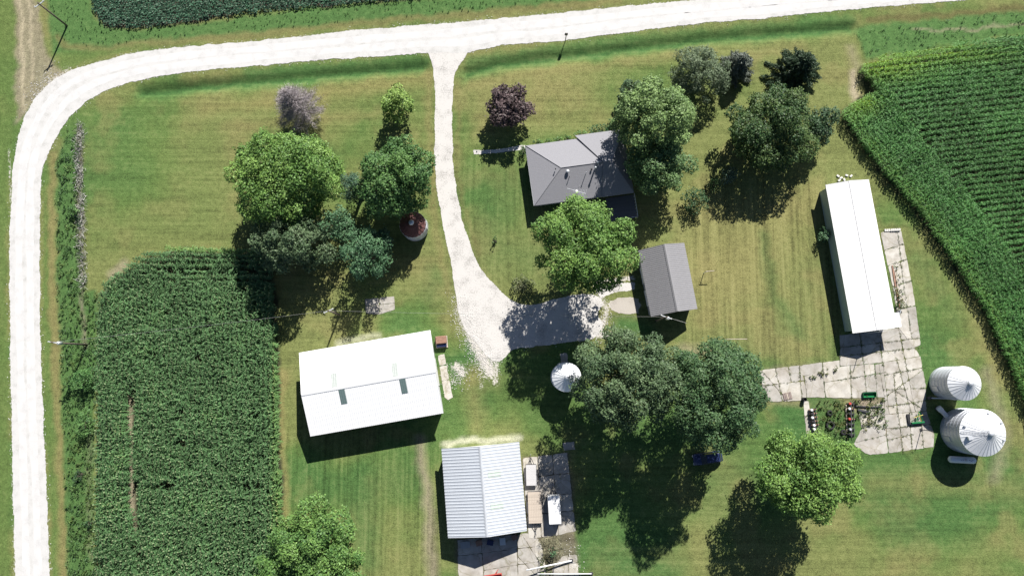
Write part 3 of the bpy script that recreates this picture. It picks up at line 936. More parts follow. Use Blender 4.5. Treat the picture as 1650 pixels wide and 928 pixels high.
# ------------------------------------------------------------------ trees
def unit(v): return v / np.maximum(1e-9, np.linalg.norm(v, axis=-1, keepdims=True))


def leaf_cards(rg, Cn, Nn, L_, W_, col):
    n = len(Cn)
    d = unit(np.cross(Nn, unit(rg.randn(n, 3)))); s_ = np.cross(Nn, d)
    L2 = (L_ * rg.uniform(0.7, 1.3, n))[:, None] / 2; W2 = (W_ * rg.uniform(0.7, 1.3, n))[:, None] / 2
    V = np.stack([Cn - d * L2, Cn + s_ * W2 + Nn * W2 * 0.3, Cn + d * L2 - Nn * L2 * 0.3, Cn - s_ * W2 + Nn * W2 * 0.3], 1).reshape(-1, 3)
    Q = np.arange(4 * n).reshape(n, 4)
    return V, Q, np.repeat(col, 4, 0)


def crown(rg, R, rz, zc, nl, lr, dens, leaf, c1, c2, squash=(1, 1), low=-0.35, stray=0.04):
    """leafy clumps spread through an uneven crown"""
    nl = int(nl * 1.5); lr = lr * 0.82; ce = []
    gold = 2.39996
    for i in range(nl):
        z = 1 - (i + 0.5) / nl * (1 - low); a_ = i * gold + rg.uniform(-0.5, 0.5)
        r_ = math.sqrt(max(0, 1 - z * z)); k_ = rg.uniform(0.50, 0.90)
        ce.append((r_ * math.cos(a_) * R * k_ * squash[0], r_ * math.sin(a_) * R * k_ * squash[1], z * rz * k_ + rg.uniform(-0.3, 0.3)))
    for i in range(max(2, nl // 5)):
        ce.append(tuple(rg.uniform(-0.35, 0.35, 3) * np.array([R, R, rz])))
    ce = np.array(ce); rad = lr * rg.uniform(0.6, 1.25, len(ce)) * R
    Cs, Ns, Ks = [], [], []
    c1, c2 = np.array(c1), np.array(c2)
    for i, (c_, r_) in enumerate(zip(ce, rad)):
        n = int(dens * r_ * r_ * 8)
        d = unit(rg.randn(n, 3)); d[:, 2] = np.abs(d[:, 2]) * np.where(rg.rand(n) < 0.8, 1, -1)
        bumpy = 1 + 0.22 * np.sin(d[:, 0] * 7 + i) * np.sin(d[:, 1] * 6 + 2 * i) + rg.randn(n) * 0.10
        p = c_ + d * (r_ * bumpy * rg.uniform(0.78, 1.06, n))[:, None] * np.array([1, 1, 0.8])
        dist = np.linalg.norm(p[:, None] - ce[None], axis=2) / rad[None]; dist[:, i] = 9
        keep = dist.min(1) > 0.78
        p = p[keep]; d = d[keep]
        nn = unit(d * 0.55 + np.array([0, 0, 0.55]) + rg.randn(len(p), 3) * 0.42)
        t = np.clip(rg.uniform(0.1, 0.75) + rg.randn(len(p)) * 0.25, 0, 1)[:, None]  # random clump tone, spread wider to colour in stronger shadows between clumps
        Cs.append(p); Ns.append(nn); Ks.append((c1 * (1 - t) + c2 * t) * 1.5 * rg.uniform(0.7, 1.3, (len(p), 1)))
    Cn = np.concatenate(Cs); Cn[:, 2] += zc
    j = rg.rand(len(Cn)) < stray
    Cn[j] += rg.randn(j.sum(), 3) * 0.4
    V, Q, K = leaf_cards(rg, Cn, np.concatenate(Ns), leaf[0], leaf[1], np.concatenate(Ks))
    ce[:, 2] += zc
    return V, Q, K, ce


def tree(name, label, cat, u, v, rpx, h, c1, c2, seed, squash=(1, 1), nl=34, lr=0.27, dens=32.0, leaf=(0.31, 0.22), flat=0.48, group='trees around the farmyard', bark=None, low=-0.75, trunk=True, stray=0.04):
    rg = np.random.RandomState(seed)
    zc = h * (1 - flat); rz = h * flat
    base = P(u, v, zc + rz * 0.35)
    R = rpx * (H - zc) / F
    t = thing(name, (base.x, base.y, 0), 0, label, cat, group)
    V, Q, K, ce = crown(rg, R, rz, zc, nl, lr, dens, leaf, c1, c2, squash, low, stray)
    np_mesh('crown', V, Q, LEAF, K, parent=t)
    if trunk:
        m = MB(); tr = max(0.12, h * 0.028)
        m.tube([(0, 0, -0.2), (0.05, 0.03, h * 0.15), (0.1, -0.1, h * 0.35), (0, 0.1, zc)], [tr * 1.3, tr, tr * 0.85, tr * 0.5], 10)
        for i in range(0, len(ce), max(1, len(ce) // 12)):
            e = Vector(ce[i]); s_ = Vector((0.05, 0, h * rg.uniform(0.2, 0.45)))
            mid = s_.lerp(e, 0.5) + Vector((rg.uniform(-.3, .3), rg.uniform(-.3, .3), -0.3))
            m.tube([s_, mid, e], [tr * 0.4, tr * 0.25, tr * 0.08], 6)
        m.build('trunk', bark or BARK, t, True)
    return t


BRIGHT = ((0.065, 0.135, 0.030), (0.16, 0.255, 0.060))
MIDG = ((0.040, 0.095, 0.030), (0.10, 0.185, 0.050))
DARKG = ((0.028, 0.065, 0.024), (0.065, 0.115, 0.035))
GREYG = ((0.045, 0.080, 0.036), (0.105, 0.155, 0.072))
BLUEG = ((0.038, 0.088, 0.042), (0.095, 0.185, 0.088))
PURP = ((0.042, 0.030, 0.030), (0.135, 0.098, 0.10))
YELG = ((0.09, 0.16, 0.035), (0.21, 0.30, 0.075))

tree('maple_tree', 'big bright green tree west of the driveway, broadest crown of that clump', 'tree', 451, 280, 90, 16.5, *BRIGHT, seed=1, squash=(1.02, 0.85), nl=46)
tree('maple_tree', 'large dark green round tree just north of the rusty bin', 'tree', 630, 283, 70, 15, *MIDG, seed=2, nl=40)
tree('spruce_tree', 'slim blue green tree tucked against the west side of the dark round tree', 'tree', 568, 300, 26, 10, (0.035, 0.075, 0.045), (0.08, 0.14, 0.09), seed=3, nl=16, lr=0.36, leaf=(0.3, 0.12))
tree('young_tree', 'small blue green tree between the two big trees west of the driveway', 'tree', 541, 356, 28, 10.5, *BLUEG, seed=4, nl=14, lr=0.38, leaf=(0.34, 0.18), dens=20)
tree('elm_tree', 'dull grey green tree at the corner of the west corn field', 'tree', 463, 388, 60, 14, (0.045, 0.08, 0.036), (0.105, 0.15, 0.075), seed=5, squash=(1.1, 0.8), nl=26)
tree('young_tree', 'blue green bushy tree standing in deep shade north of the small concrete pad', 'tree', 585, 405, 42, 12, *BLUEG, seed=6, nl=18, lr=0.34, leaf=(0.34, 0.18), dens=20)
tree('young_tree', 'dark low tree in the shadow south west of the rusty bin', 'tree', 612, 388, 22, 6, (0.025, 0.06, 0.04), (0.05, 0.10, 0.06), seed=7, nl=12, lr=0.38)
tree('poplar_tree', 'small yellow green tree alone on the north lawn beside the driveway', 'tree', 638, 165, 31, 7, *YELG, seed=8, nl=20, lr=0.33, leaf=(0.34, 0.24), dens=20, squash=(0.95, 1.05))
tree('plum_tree', 'purple leaved tree north west of the house', 'tree', 819, 167, 38, 6.8, *PURP, seed=9, nl=22, lr=0.33, leaf=(0.36, 0.24))
tree('cottonwood_tree', 'tall hazy light green tree over the east end of the house', 'tree', 1060, 183, 70, 17, (0.085, 0.14, 0.05), (0.17, 0.25, 0.085), seed=10, squash=(1.0, 1.0), nl=40)
tree('cottonwood_tree', 'green tree just south of the tall hazy one beside the house', 'tree', 1067, 262, 56, 12, (0.06, 0.115, 0.045), (0.12, 0.19, 0.07), seed=11, squash=(1, 0.9), nl=30)
tree('dark_shrub_tree', 'dark small tree peeping out north west of the tall hazy tree', 'tree', 1018, 142, 22, 8, (0.035, 0.07, 0.035), (0.07, 0.11, 0.05), seed=12, nl=12, lr=0.36)
tree('willow_tree', 'grey green weeping tree near the road north east of the house', 'tree', 1133, 112, 52, 8, (0.065, 0.095, 0.050), (0.14, 0.18, 0.105), seed=13, nl=34, leaf=(0.5, 0.12), dens=26)
tree('oak_tree', 'broad very dark green tree between the house and the east corn', 'tree', 1252, 203, 77, 10.5, (0.024, 0.058, 0.020), (0.078, 0.120, 0.034), seed=14, nl=60, lr=0.24, stray=0.01)
tree('ash_tree', 'bluish dark tree joined to the east side of the broad dark tree', 'tree', 1328, 200, 28, 8, (0.026, 0.06, 0.028), (0.065, 0.11, 0.050), seed=15, nl=14, lr=0.36, squash=(0.9, 1.3))
tree('maple_tree', 'bright green tree overhanging the south side of the house', 'tree', 947, 393, 84, 20, *BRIGHT, seed=16, flat=0.38, nl=42, squash=(1.03, 1))
tree('elm_tree', 'huge grey green tree east of the small silver bin', 'tree', 1018, 610, 92, 20, *GREYG, seed=17, flat=0.38, nl=60, lr=0.22, leaf=(0.32, 0.2), dens=32, squash=(1, 0.92))
tree('elm_tree', 'big green tree at the west end of the broken concrete', 'tree', 1165, 640, 88, 22, (0.036, 0.080, 0.032), (0.085, 0.140, 0.056), seed=18, flat=0.38, nl=54, lr=0.23, leaf=(0.32, 0.2), dens=32, squash=(0.92, 1.08))
tree('maple_tree', 'bright green tree south of the weedy implement patch', 'tree', 1311, 771, 79, 17, *BRIGHT, seed=19, flat=0.42, nl=44, squash=(1.02, 0.95))
tree('maple_tree', 'bright green tree at the bottom beside the west corn', 'tree', 500, 874, 64, 11, (0.05, 0.115, 0.03), (0.13, 0.22, 0.055), seed=20, nl=36)
tree('maple_tree', 'green tree cut by the bottom of the picture, south of the other corn side tree', 'tree', 520, 935, 62, 11, (0.05, 0.115, 0.03), (0.13, 0.22, 0.055), seed=21, nl=34)
tree('maple_tree', 'small green tree against the south east corner of the west corn', 'tree', 442, 925, 34, 8, (0.05, 0.115, 0.03), (0.12, 0.21, 0.05), seed=22, nl=18, lr=0.34)

# shrubs
def shrub(label, u, v, rpx, h, c, seed, squash=(1, 1), nl=10, cat='shrub', name='shrub', leaf=(0.26, 0.16), lr=0.42, dens=20):
    return tree(name, label, cat, u, v, rpx, h, c[0], c[1], seed, squash, nl=nl, lr=lr, dens=dens, leaf=leaf, flat=0.55, group='shrubs and bushes', low=-0.6)


shrub('spreading olive evergreen at the west tip of the shade south of the house', 843, 459, 19, 1.8, ((0.05, 0.07, 0.03), (0.14, 0.15, 0.075)), 31, (1.15, 0.75))
shrub('blue green bush against the west wall of the long white building', 1330, 377, 12, 2.6, BLUEG, 32, (0.9, 1.2))
shrub('dark round bush on the lawn north of the charcoal roofed garage', 1121, 322, 22, 3.4, ((0.02, 0.055, 0.022), (0.05, 0.10, 0.04)), 33, nl=16, lr=0.35)
shrub('ragged grey green bush at the south west foot of the broad dark tree', 1178, 280, 15, 3.0, ((0.05, 0.09, 0.06), (0.11, 0.16, 0.11)), 34)
shrub('dark bush in the shade near the ragged grey green one', 1152, 298, 12, 2.6, DARKG, 35, (0.8, 1.3))
shrub('dark round bush at the north west corner of the house', 843, 243, 9, 1.8, DARKG, 36, (1, 1.2), nl=7)
shrub('clipped dark hedge bush along the north wall of the house, east one', 968, 211, 17, 1.6, ((0.02, 0.06, 0.025), (0.045, 0.10, 0.04)), 37, (1.3, 0.55), name='hedge', cat='hedge')
shrub('clipped hedge bush along the north wall of the house, west one', 936, 216, 9, 1.5, MIDG, 38, (1.3, 0.7), name='hedge', cat='hedge', nl=6)
shrub('tiny dark sapling alone on the lawn inside the driveway curve', 797, 388, 5, 1.6, DARKG, 39, (1, 1.4), nl=5)
shrub('big green thicket bush in the ditch weeds south of the west utility pole', 131, 612, 22, 3.2, ((0.04, 0.11, 0.035), (0.09, 0.18, 0.05)), 40, nl=16, lr=0.34)
shrub('green thicket bush in the ditch, second south of the west utility pole', 133, 684, 18, 2.6, ((0.045, 0.11, 0.035), (0.10, 0.19, 0.055)), 41, (0.8, 1.3), nl=12)
shrub('small dark bush in the ditch weeds, the third south of the west utility pole', 124, 765, 9, 2.2, ((0.02, 0.05, 0.025), (0.05, 0.09, 0.04)), 42, (0.9, 1.3), nl=7)
shrub('little dark bush in the ditch, southernmost of its row', 140, 845, 6, 1.8, ((0.02, 0.05, 0.025), (0.05, 0.10, 0.04)), 43, nl=6)
shrub('small bush beside the fence row north of the west utility pole', 116, 340, 10, 2.0, MIDG, 44, nl=8)
shrub('pale straggly shrub with a green heart by the broken slabs at the bottom', 889, 883, 20, 1.7, ((0.13, 0.13, 0.075), (0.27, 0.25, 0.16)), 45, (1.1, 0.95), nl=16, lr=0.30, leaf=(0.5, 0.05), dens=18)
shrub('dark green plant inside the pale straggly shrub', 892, 890, 7, 2.2, BLUEG, 46, nl=6)
for i, (u_, v_) in enumerate([(868, 229), (884, 227), (900, 225), (915, 222)]):
    shrub(['low green plant in the north flower bed, nearest the house corner', 'low green plant in the north flower bed, second from the house corner', 'low green plant in the north flower bed, third from the house corner', 'low green plant in the north flower bed, farthest from the house corner'][i], u_, v_, 7, 0.8, MIDG, 50 + i, (1.3, 0.5), nl=5, name='bed_plant', cat='plant')


def conifer(label, u, v, rpx, h, c1, c2, seed, dead=False, name='spruce_tree', lean=0):
    rg = np.random.RandomState(seed)
    base = P(u, v, h * 0.4); R = rpx * (H - h * 0.4) / F
    t = thing(name, (base.x, base.y, 0), 0, label, 'tree', 'trees around the farmyard')
    m = MB(); m.tube([(0, 0, -0.2), (0, 0, h * 0.5), (0, 0, h)], [h * 0.022, h * 0.014, 0.03], 8)
    Cs, Ds, Ks = [], [], []
    c1, c2 = np.array(c1), np.array(c2)
    nb = int(h * 15)
    for i in range(nb):
        f = (i + rg.rand()) / nb; z = h * (0.08 + 0.9 * f); ln = R * (1 - f) ** 0.75 * rg.uniform(0.7, 1.08) + 0.15
        a_ = i * 2.39996 + rg.uniform(-0.3, 0.3)
        e = Vector((ln * math.cos(a_), ln * math.sin(a_), z - ln * (0.12 if not dead else -0.25)))
        m.tube([(0, 0, z), e], [0.04, 0.012], 4, False)
        k_ = int(ln * (60 if not dead else 60)) + 8
        t_ = np.sqrt(rg.rand(k_))[:, None]
        p = np.array([0, 0, z]) * (1 - t_) + np.array(e) * t_ + rg.randn(k_, 3) * np.array([0.13, 0.13, 0.07]) * (1.3 if not dead else 2.2)
        d = np.array([math.cos(a_), math.sin(a_), -0.1 if not dead else 0.5]) + rg.randn(k_, 3) * 0.55
        Cs.append(p); Ds.append(unit(d)); q = rg.rand(k_, 1)
        Ks.append((c1 * (1 - q) + c2 * q) * rg.uniform(0.7, 1.3, (k_, 1)))
    Cn, D, K = map(np.concatenate, (Cs, Ds, Ks))
    nn = unit(np.cross(D, unit(rg.randn(len(D), 3)))); nn[:, 2] = np.abs(nn[:, 2])
    s_ = np.cross(nn, D)
    L2 = (0.24 if not dead else 0.26) * rg.uniform(0.7, 1.3, len(D))[:, None]; W2 = (0.065 if not dead else 0.018) * np.ones_like(L2)
    V = np.stack([Cn - D * L2, Cn + s_ * W2, Cn + D * L2, Cn - s_ * W2], 1).reshape(-1, 3)
    np_mesh('crown', V, np.arange(len(V)).reshape(-1, 4), TWIG if dead else LEAF, np.repeat(K, 4, 0), parent=t)
    m.build('trunk', BARK, t)
    return t


conifer('bare grey violet dying conifer alone on the north west lawn', 478, 172, 44, 10.5, (0.22, 0.19, 0.20), (0.55, 0.49, 0.50), 61, True, 'dead_conifer')
conifer('dark spiky spruce beside the road near the east corn', 1286, 112, 48, 8, (0.025, 0.055, 0.026), (0.10, 0.15, 0.09), 62)
conifer('small silver blue spruce east of the grey green weeping tree', 1190, 106, 32, 6, (0.11, 0.135, 0.10), (0.28, 0.31, 0.27), 63)

# dead brush along the old fence line west of the north west lawn
brush = []
for i in range(26):
    f = i / 25; u_ = 127 + f * 8 + rs.randn() * 1.2; v_ = 205 + f * 250
    brush.append((u_, v_))
V = []; K = []
for (u_, v_) in brush:
    c_ = np.array(P(u_, v_)[:]); n = int(rs.uniform(20, 90))
    p = c_ + rs.randn(n, 3) * np.array([0.35, 0.5, 0.0]) + np.array([0, 0, 0.1]); d = unit(rs.randn(n, 3) * np.array([0.8, 0.8, 0.3]) + np.array([0, 0, 0.5])) * rs.uniform(0.3, 1.0, (n, 1))
    s_ = unit(np.cross(d, rs.randn(n, 3))) * 0.02
    q = np.stack([p - s_, p + s_, p + d + s_, p + d - s_], 1).reshape(-1, 3); V.append(q)
    K.append(np.repeat(np.array([[0.42, 0.41, 0.38]]) * rs.uniform(0.4, 1.4, (n, 1)), 4, 0))
V = np.concatenate(V)
tag(np_mesh('dead_brush', V, np.arange(len(V)).reshape(-1, 4), TWIG, np.concatenate(K)), 'grey dead brush along the old fence line west of the lawn', 'brush', kind='stuff')

# ------------------------------------------------------------------ slabs of concrete, broken up by cracks
def split_poly(poly, a_, b_):
    """cut a convex polygon by the line through a and b"""
    A, B = [], []; n = len(poly)
    s_ = [(b_[0] - a_[0]) * (p[1] - a_[1]) - (b_[1] - a_[1]) * (p[0] - a_[0]) for p in poly]
    for i in range(n):
        p, q, sp_, sq = poly[i], poly[(i + 1) % n], s_[i], s_[(i + 1) % n]
        if sp_ >= 0: A.append(p)
        if sp_ <= 0: B.append(p)
        if sp_ * sq < 0:
            t = sp_ / (sp_ - sq); x = (p[0] + t * (q[0] - p[0]), p[1] + t * (q[1] - p[1])); A.append(x); B.append(x)
    return A, B


def parea(p):
    return 0.5 * abs(sum(p[i][0] * p[(i + 1) % len(p)][1] - p[(i + 1) % len(p)][0] * p[i][1] for i in range(len(p))))


def slabs(name, label, polys, cuts, seed, mats, gap=0.035, top=0.015, extra=0.0):
    """each broken slab is a piece of its own, proud of the ground by a different height"""
    r = random.Random(seed)
    pieces = [list(p) for p in polys]
    for a_, b_ in cuts:
        new = []
        mx_, my_ = (a_[0] + b_[0]) / 2, (a_[1] + b_[1]) / 2; done = []
        for p in pieces:
            hit = any(inpoly(np.array([a_[0] + (b_[0] - a_[0]) * t]), np.array([a_[1] + (b_[1] - a_[1]) * t]), p)[0] for t in (0.1, 0.3, 0.5, 0.7, 0.9))
            if hit:
                A, B = split_poly(p, a_, b_)
                if len(A) > 2 and len(B) > 2 and parea(A) > 12 and parea(B) > 12: new += [A, B]; continue
            new.append(p)
        pieces = new
    if extra:
        new = []
        for p in pieces:
            if parea(p) > extra and r.random() < 0.45:
                c_ = (sum(q[0] for q in p) / len(p), sum(q[1] for q in p) / len(p)); a_ = r.uniform(0, math.pi)
                A, B = split_poly(p, (c_[0] + r.uniform(-3, 3), c_[1]), (c_[0] + math.cos(a_) * 9, c_[1] + math.sin(a_) * 9))
                new += [q for q in (A, B) if len(q) > 2]
            else: new.append(p)
        pieces = new
    cen = P(sum(p[0][0] for p in pieces) / len(pieces), sum(p[0][1] for p in pieces) / len(pieces))
    root = bpy.data.objects.new(name, None); link(root); root.location = (cen.x, cen.y, 0); root['kind'] = 'structure'
    if label: root['label'] = label
    for p in pieces:
        W = [P(u_, v_) for u_, v_ in p]
        c_ = sum(W, Vector()) / len(W)
        out = []
        n = len(W)
        for i in range(n):
            a_, b_ = W[i], W[(i + 1) % n]; k_ = max(1, int((b_ - a_).length / 0.4))
            for j in range(k_):
                q = a_.lerp(b_, j / k_); rad = (q - c_); L_ = rad.length
                if L_ < 0.01: continue
                out.append(q - rad / L_ * (gap + r.uniform(-0.04, 0.06)) * (2.2 if j == 0 else 1))
        if len(out) < 3: continue
        m = MB(); o_ = Vector((cen.x, cen.y, 0)); z = top + r.uniform(-0.015, 0.035)
        m.prism([(q - o_)[:2] for q in out], -0.15, z)
        m.build('slab', r.choice(mats), root)
    return root


YARD = [[(1224, 596), (1290, 588), (1353, 580), (1353, 597), (1292, 606), (1298, 622), (1300, 640), (1296, 645), (1240, 648), (1228, 622)],
        [(1353, 540), (1448, 528), (1472, 556), (1483, 574), (1416, 585), (1353, 590)],
        [(1353, 590), (1416, 585), (1425, 640), (1390, 642), (1300, 640), (1296, 606)],
        [(1416, 585), (1483, 574), (1492, 620), (1493, 662), (1425, 668), (1425, 640)],
        [(1425, 668), (1493, 662), (1506, 700), (1504, 720), (1432, 730)],
        [(1388, 690), (1426, 682), (1432, 730), (1398, 733), (1375, 716)], [(1383, 664), (1424, 646), (1426, 682), (1388, 690)],
        [(1418, 374), (1452, 371), (1472, 470), (1484, 556), (1472, 560), (1448, 528), (1440, 470)],
        [(1294, 645), (1303, 645), (1312, 700), (1299, 700)]]
YCUT = [((1240, 612), (1228, 598)), ((1225, 622), (1298, 613)), ((1250, 597), (1262, 650)), ((1288, 590), (1292, 645)), ((1325, 585), (1330, 640)), ((1270, 590), (1274, 612)),
        ((1353, 560), (1480, 545)), ((1353, 574), (1483, 560)), ((1385, 536), (1392, 590)), ((1419, 560), (1424, 600)), ((1448, 528), (1462, 600)), ((1445, 580), (1468, 664)),
        ((1353, 612), (1425, 600)), ((1425, 604), (1490, 592)), ((1393, 600), (1397, 642)), ((1410, 595), (1414, 640)), ((1370, 600), (1372, 640)), ((1425, 628), (1490, 625)),
        ((1440, 600), (1446, 668)), ((1425, 640), (1470, 608)), ((1440, 628), (1480, 655)), ((1430, 655), (1493, 645)), ((1435, 690), (1505, 683)), ((1448, 672), (1455, 730)), ((1465, 668), (1470, 725)), ((1483, 665), (1488, 722)), ((1432, 708), (1470, 700)),
        ((1398, 660), (1404, 686)), ((1383, 676), (1425, 664)), ((1390, 710), (1430, 700)), ((1436, 400), (1456, 394)), ((1440, 425), (1462, 418)), ((1445, 460), (1470, 452)), ((1446, 375), (1452, 420)), ((1452, 430), (1468, 540)), ((1440, 500), (1478, 492)), ((1296, 670), (1312, 668))]
jp = []
for (a_, b_) in YCUT:
    for _ in range(int(math.hypot(b_[0] - a_[0], b_[1] - a_[1]) * 0.5)):
        f = rs.rand() * 1.1 - 0.05; jp.append(P(a_[0] + (b_[0] - a_[0]) * f + rs.randn() * 0.7, a_[1] + (b_[1] - a_[1]) * f + rs.randn() * 0.7)[:])
jp = np.array(jp); jp[:, 2] -= 0.05
V_, Q_, K_ = scatter(wd_t[0][0], wd_t[0][1], jp, rs.rand(len(jp)) * 6.28, rs.uniform(0.2, 0.55, len(jp)), np.array([[0.10, 0.13, 0.045]]) * rs.uniform(0.6, 1.5, (len(jp), 1)), 0.1, wd_t[0][2])
tag(np_mesh('joint_weeds', V_, Q_, LEAF, K_), 'small green weeds growing out of the cracks of the concrete yard', 'weeds', kind='stuff')
slabs('concrete_yard', None, YARD, YCUT, 5, [CONC, CONC2, CONC3], extra=0)
APRON = [[(842, 737), (914, 729), (922, 800), (928, 855), (900, 862), (852, 868), (846, 800)],
         [(737, 870), (850, 858), (868, 868), (862, 940), (745, 960), (738, 920)], [(862, 868), (872, 874), (885, 945), (862, 950)], [(905, 895), (930, 893), (934, 940), (890, 945), (890, 915)]]
ACUT = [((866, 735), (872, 862)), ((845, 770), (918, 762)), ((848, 800), (922, 795)), ((850, 830), (925, 822)), ((890, 733), (900, 860)), ((738, 895), (864, 880)), ((775, 868), (782, 955)), ((833, 862), (835, 950)), ((800, 915), (862, 905)), ((850, 875), (866, 900)), ((838, 900), (862, 925)), ((900, 912), (934, 905)), ((915, 895), (918, 940))]
slabs('concrete_apron', None, APRON, ACUT, 6, [CONC, CONC2, CONC3], extra=0)
slabs('concrete_pad', None, [[(587, 482), (636, 477), (637, 499), (610, 507), (590, 505)]], [((610, 478), (612, 507)), ((587, 494), (637, 488))], 7, [CONC3, CONC])
slabs('bin_step_pad', None, [[(902, 569), (914, 568), (916, 585), (904, 586)]], [], 8, [CONC3])
slabs('shaded_pad', None, [[(906, 713), (925, 711), (927, 724), (908, 726)]], [], 9, [CONC3])
slabs('barn_apron', None, [[(705, 572), (716, 570), (730, 640), (722, 645), (716, 640)]], [((705, 590), (730, 586)), ((705, 615), (730, 610))], 10, [CONC2])

# ------------------------------------------------------------------ buildings with gable roofs
def panel_mesh(width, length, ribs, mat, rib_h=0.045, name='roof_panel'):
    """a ribbed sheet: x across, y down the slope from 0 to -length; folded metal with a turned down edge"""
    xs = []; zs = []
    st_ = width / ribs
    for i in range(ribs):
        x0 = i * st_
        xs += [x0, x0 + st_ * 0.28, x0 + st_ * 0.40, x0 + st_ * 0.60, x0 + st_ * 0.72]
        zs += [0, 0, rib_h, rib_h, 0]
    xs.append(width - 0.004); zs.append(0)
    m = MB(); n = len(xs)
    vs = [(x, 0, z) for x, z in zip(xs, zs)] + [(x, -length, z) for x, z in zip(xs, zs)] + [(x, -length, -0.05) for x in xs]
    fs = [(i, n + i, n + i + 1, i + 1) for i in range(n - 1)] + [(n + i, 2 * n + i, 2 * n + i + 1, n + i + 1) for i in range(n - 1)]
    m.add(vs, fs)
    return m.mesh(name, mat)


def gable_building(name, label, cat, corners, eave, rise, roof_mats, wall_mat, ridge_mat, ribs=3, pw=0.92, lights=(), over=0.35, doors=(), rib_h=0.045):
    """corners: eave corners in photo pixels, ordered so that the first edge runs along the ridge. Skylights: (side, index, start, length, material)"""
    c = [P(u_, v_, eave) for u_, v_ in corners]
    ctr = sum(c, Vector()) / 4
    ex = ((c[1] - c[0]) + (c[2] - c[3])); L_ = ex.length / 2; ex.normalize()
    ang = math.atan2(ex.y, ex.x)
    W_ = ((c[3] - c[0]).length + (c[2] - c[1]).length) / 2
    t = thing(name, (ctr.x, ctr.y, 0), ang, label, cat)
    hx, hy = L_ / 2 - over, W_ / 2 - over
    sl = rise / (W_ / 2); zt = eave + rise
    ze = eave + over * sl - 0.12
    m = MB()
    th = 0.15
    for sgn in (1, -1):
        y0, y1 = sorted((sgn * hy, sgn * (hy - th)))
        m.box(-hx, hx, y0, y1, -0.1, ze)
    for sgn in (1, -1):
        x0, x1 = sorted((sgn * (hx - 0.003), sgn * (hx - th)))
        yy = hy - th
        zz = lambda y: zt - abs(y) * sl - 0.12
        prof = [(-yy, -0.1), (yy, -0.1), (yy, zz(yy)), (0, zz(0)), (-yy, zz(yy))]
        m.add([(x0, y, z) for y, z in prof] + [(x1, y, z) for y, z in prof], [(0, 1, 2, 3, 4), (9, 8, 7, 6, 5)] + [(i, i + 5, (i + 1) % 5 + 5, (i + 1) % 5) for i in range(5)])
    m.build('wall', wall_mat, t)
    sa = math.atan(sl); sllen = math.hypot(W_ / 2, rise)
    for si, sgn in enumerate((1, -1)):           # +y side, -y side
        rf = MB()
        yE = sgn * W_ / 2
        vs = [(-L_ / 2, 0, zt), (L_ / 2, 0, zt), (L_ / 2, yE, eave), (-L_ / 2, yE, eave)]
        vs2 = [(x, y, z - 0.12) for x, y, z in vs]
        rf.add(vs + vs2, [(0, 1, 2, 3), (7, 6, 5, 4), (0, 4, 5, 1), (1, 5, 6, 2), (2, 6, 7, 3), (3, 7, 4, 0)])
        ro = rf.build('roof', wall_mat, t)
        np_ = max(1, round(L_ / pw)); w_ = L_ / np_
        me = panel_mesh(w_, sllen, ribs, roof_mats[si], rib_h)
        skm = {}
        for i in range(np_):
            segs = [(0, sllen, me)]
            for (s2, idx_, a0, ln, mt, wid) in lights:
                if s2 == si and idx_ == i:
                    if 'k' not in skm: skm['k'] = (panel_mesh(w_ * wid, ln, ribs, mt, rib_h, 'skylight_panel'), a0, ln)
            o = bpy.data.objects.new('roof_panel', me); link(o, ro)
            if sgn > 0:
                M_ = Matrix.Translation((L_ / 2 - i * w_, 0, zt + 0.02)) @ Matrix.Rotation(math.pi, 4, 'Z') @ Matrix.Rotation(sa, 4, 'X')
            else:
                M_ = Matrix.Translation((-L_ / 2 + i * w_, 0, zt + 0.02)) @ Matrix.Rotation(sa, 4, 'X')
            o.matrix_local = M_
            for (s2, idx_, a0, ln, mt, wid) in lights:
                if s2 == si and idx_ == i:
                    sk = bpy.data.objects.new('skylight', skm['k'][0]); link(sk, ro)
                    off = Matrix.Translation((w_ * (1 - wid) / 2 if wid < 1 else 0, -a0, 0.05))
                    sk.matrix_local = M_ @ off
    rc = MB()
    for sgn in (1, -1):
        a0 = 0.22
        vs = [(-L_ / 2 - 0.02, 0, zt + 0.10), (L_ / 2 + 0.02, 0, zt + 0.10), (L_ / 2 + 0.02, sgn * a0, zt + 0.085 - a0 * sl), (-L_ / 2 - 0.02, sgn * a0, zt + 0.085 - a0 * sl)]
        rc.add(vs + [(x, y, z - 0.03) for x, y, z in vs], [(0, 1, 2, 3), (7, 6, 5, 4), (2, 6, 7, 3), (0, 4, 5, 1)])
    rc.build('ridge_cap', ridge_mat, t)
    tr = MB()
    for sx_ in (1, -1):
        for sgn in (1, -1):
            x0, x1 = sorted((sx_ * (L_ / 2 + 0.003), sx_ * (L_ / 2 + 0.05)))
            vs = [(x0, 0, zt + 0.05), (x1, 0, zt + 0.05), (x1, sgn * W_ / 2, eave + 0.05), (x0, sgn * W_ / 2, eave + 0.05)]
            tr.add(vs + [(x, y, z - 0.22) for x, y, z in vs], [(0, 1, 2, 3), (7, 6, 5, 4), (0, 4, 5, 1), (1, 5, 6, 2), (2, 6, 7, 3), (3, 7, 4, 0)])
    tr.build('edge_trim', ridge_mat, t)
    for (side, pos_, dw, dh, mt, nm) in doors:    # side 'x+','x-','y+','y-'
        d = MB(); k_ = 1 if side[1] == '+' else -1
        if side[0] == 'x':
            x0, x1 = sorted((k_ * (hx + 0.003), k_ * (hx + 0.07))); d.box(x0, x1, pos_ - dw / 2, pos_ + dw / 2, 0.02, dh)
        else:
            y0, y1 = sorted((k_ * (hy + 0.003), k_ * (hy + 0.07))); d.box(pos_ - dw / 2, pos_ + dw / 2, y0, y1, 0.02, dh)
        d.build(nm, mt, t)
    return t, L_, W_


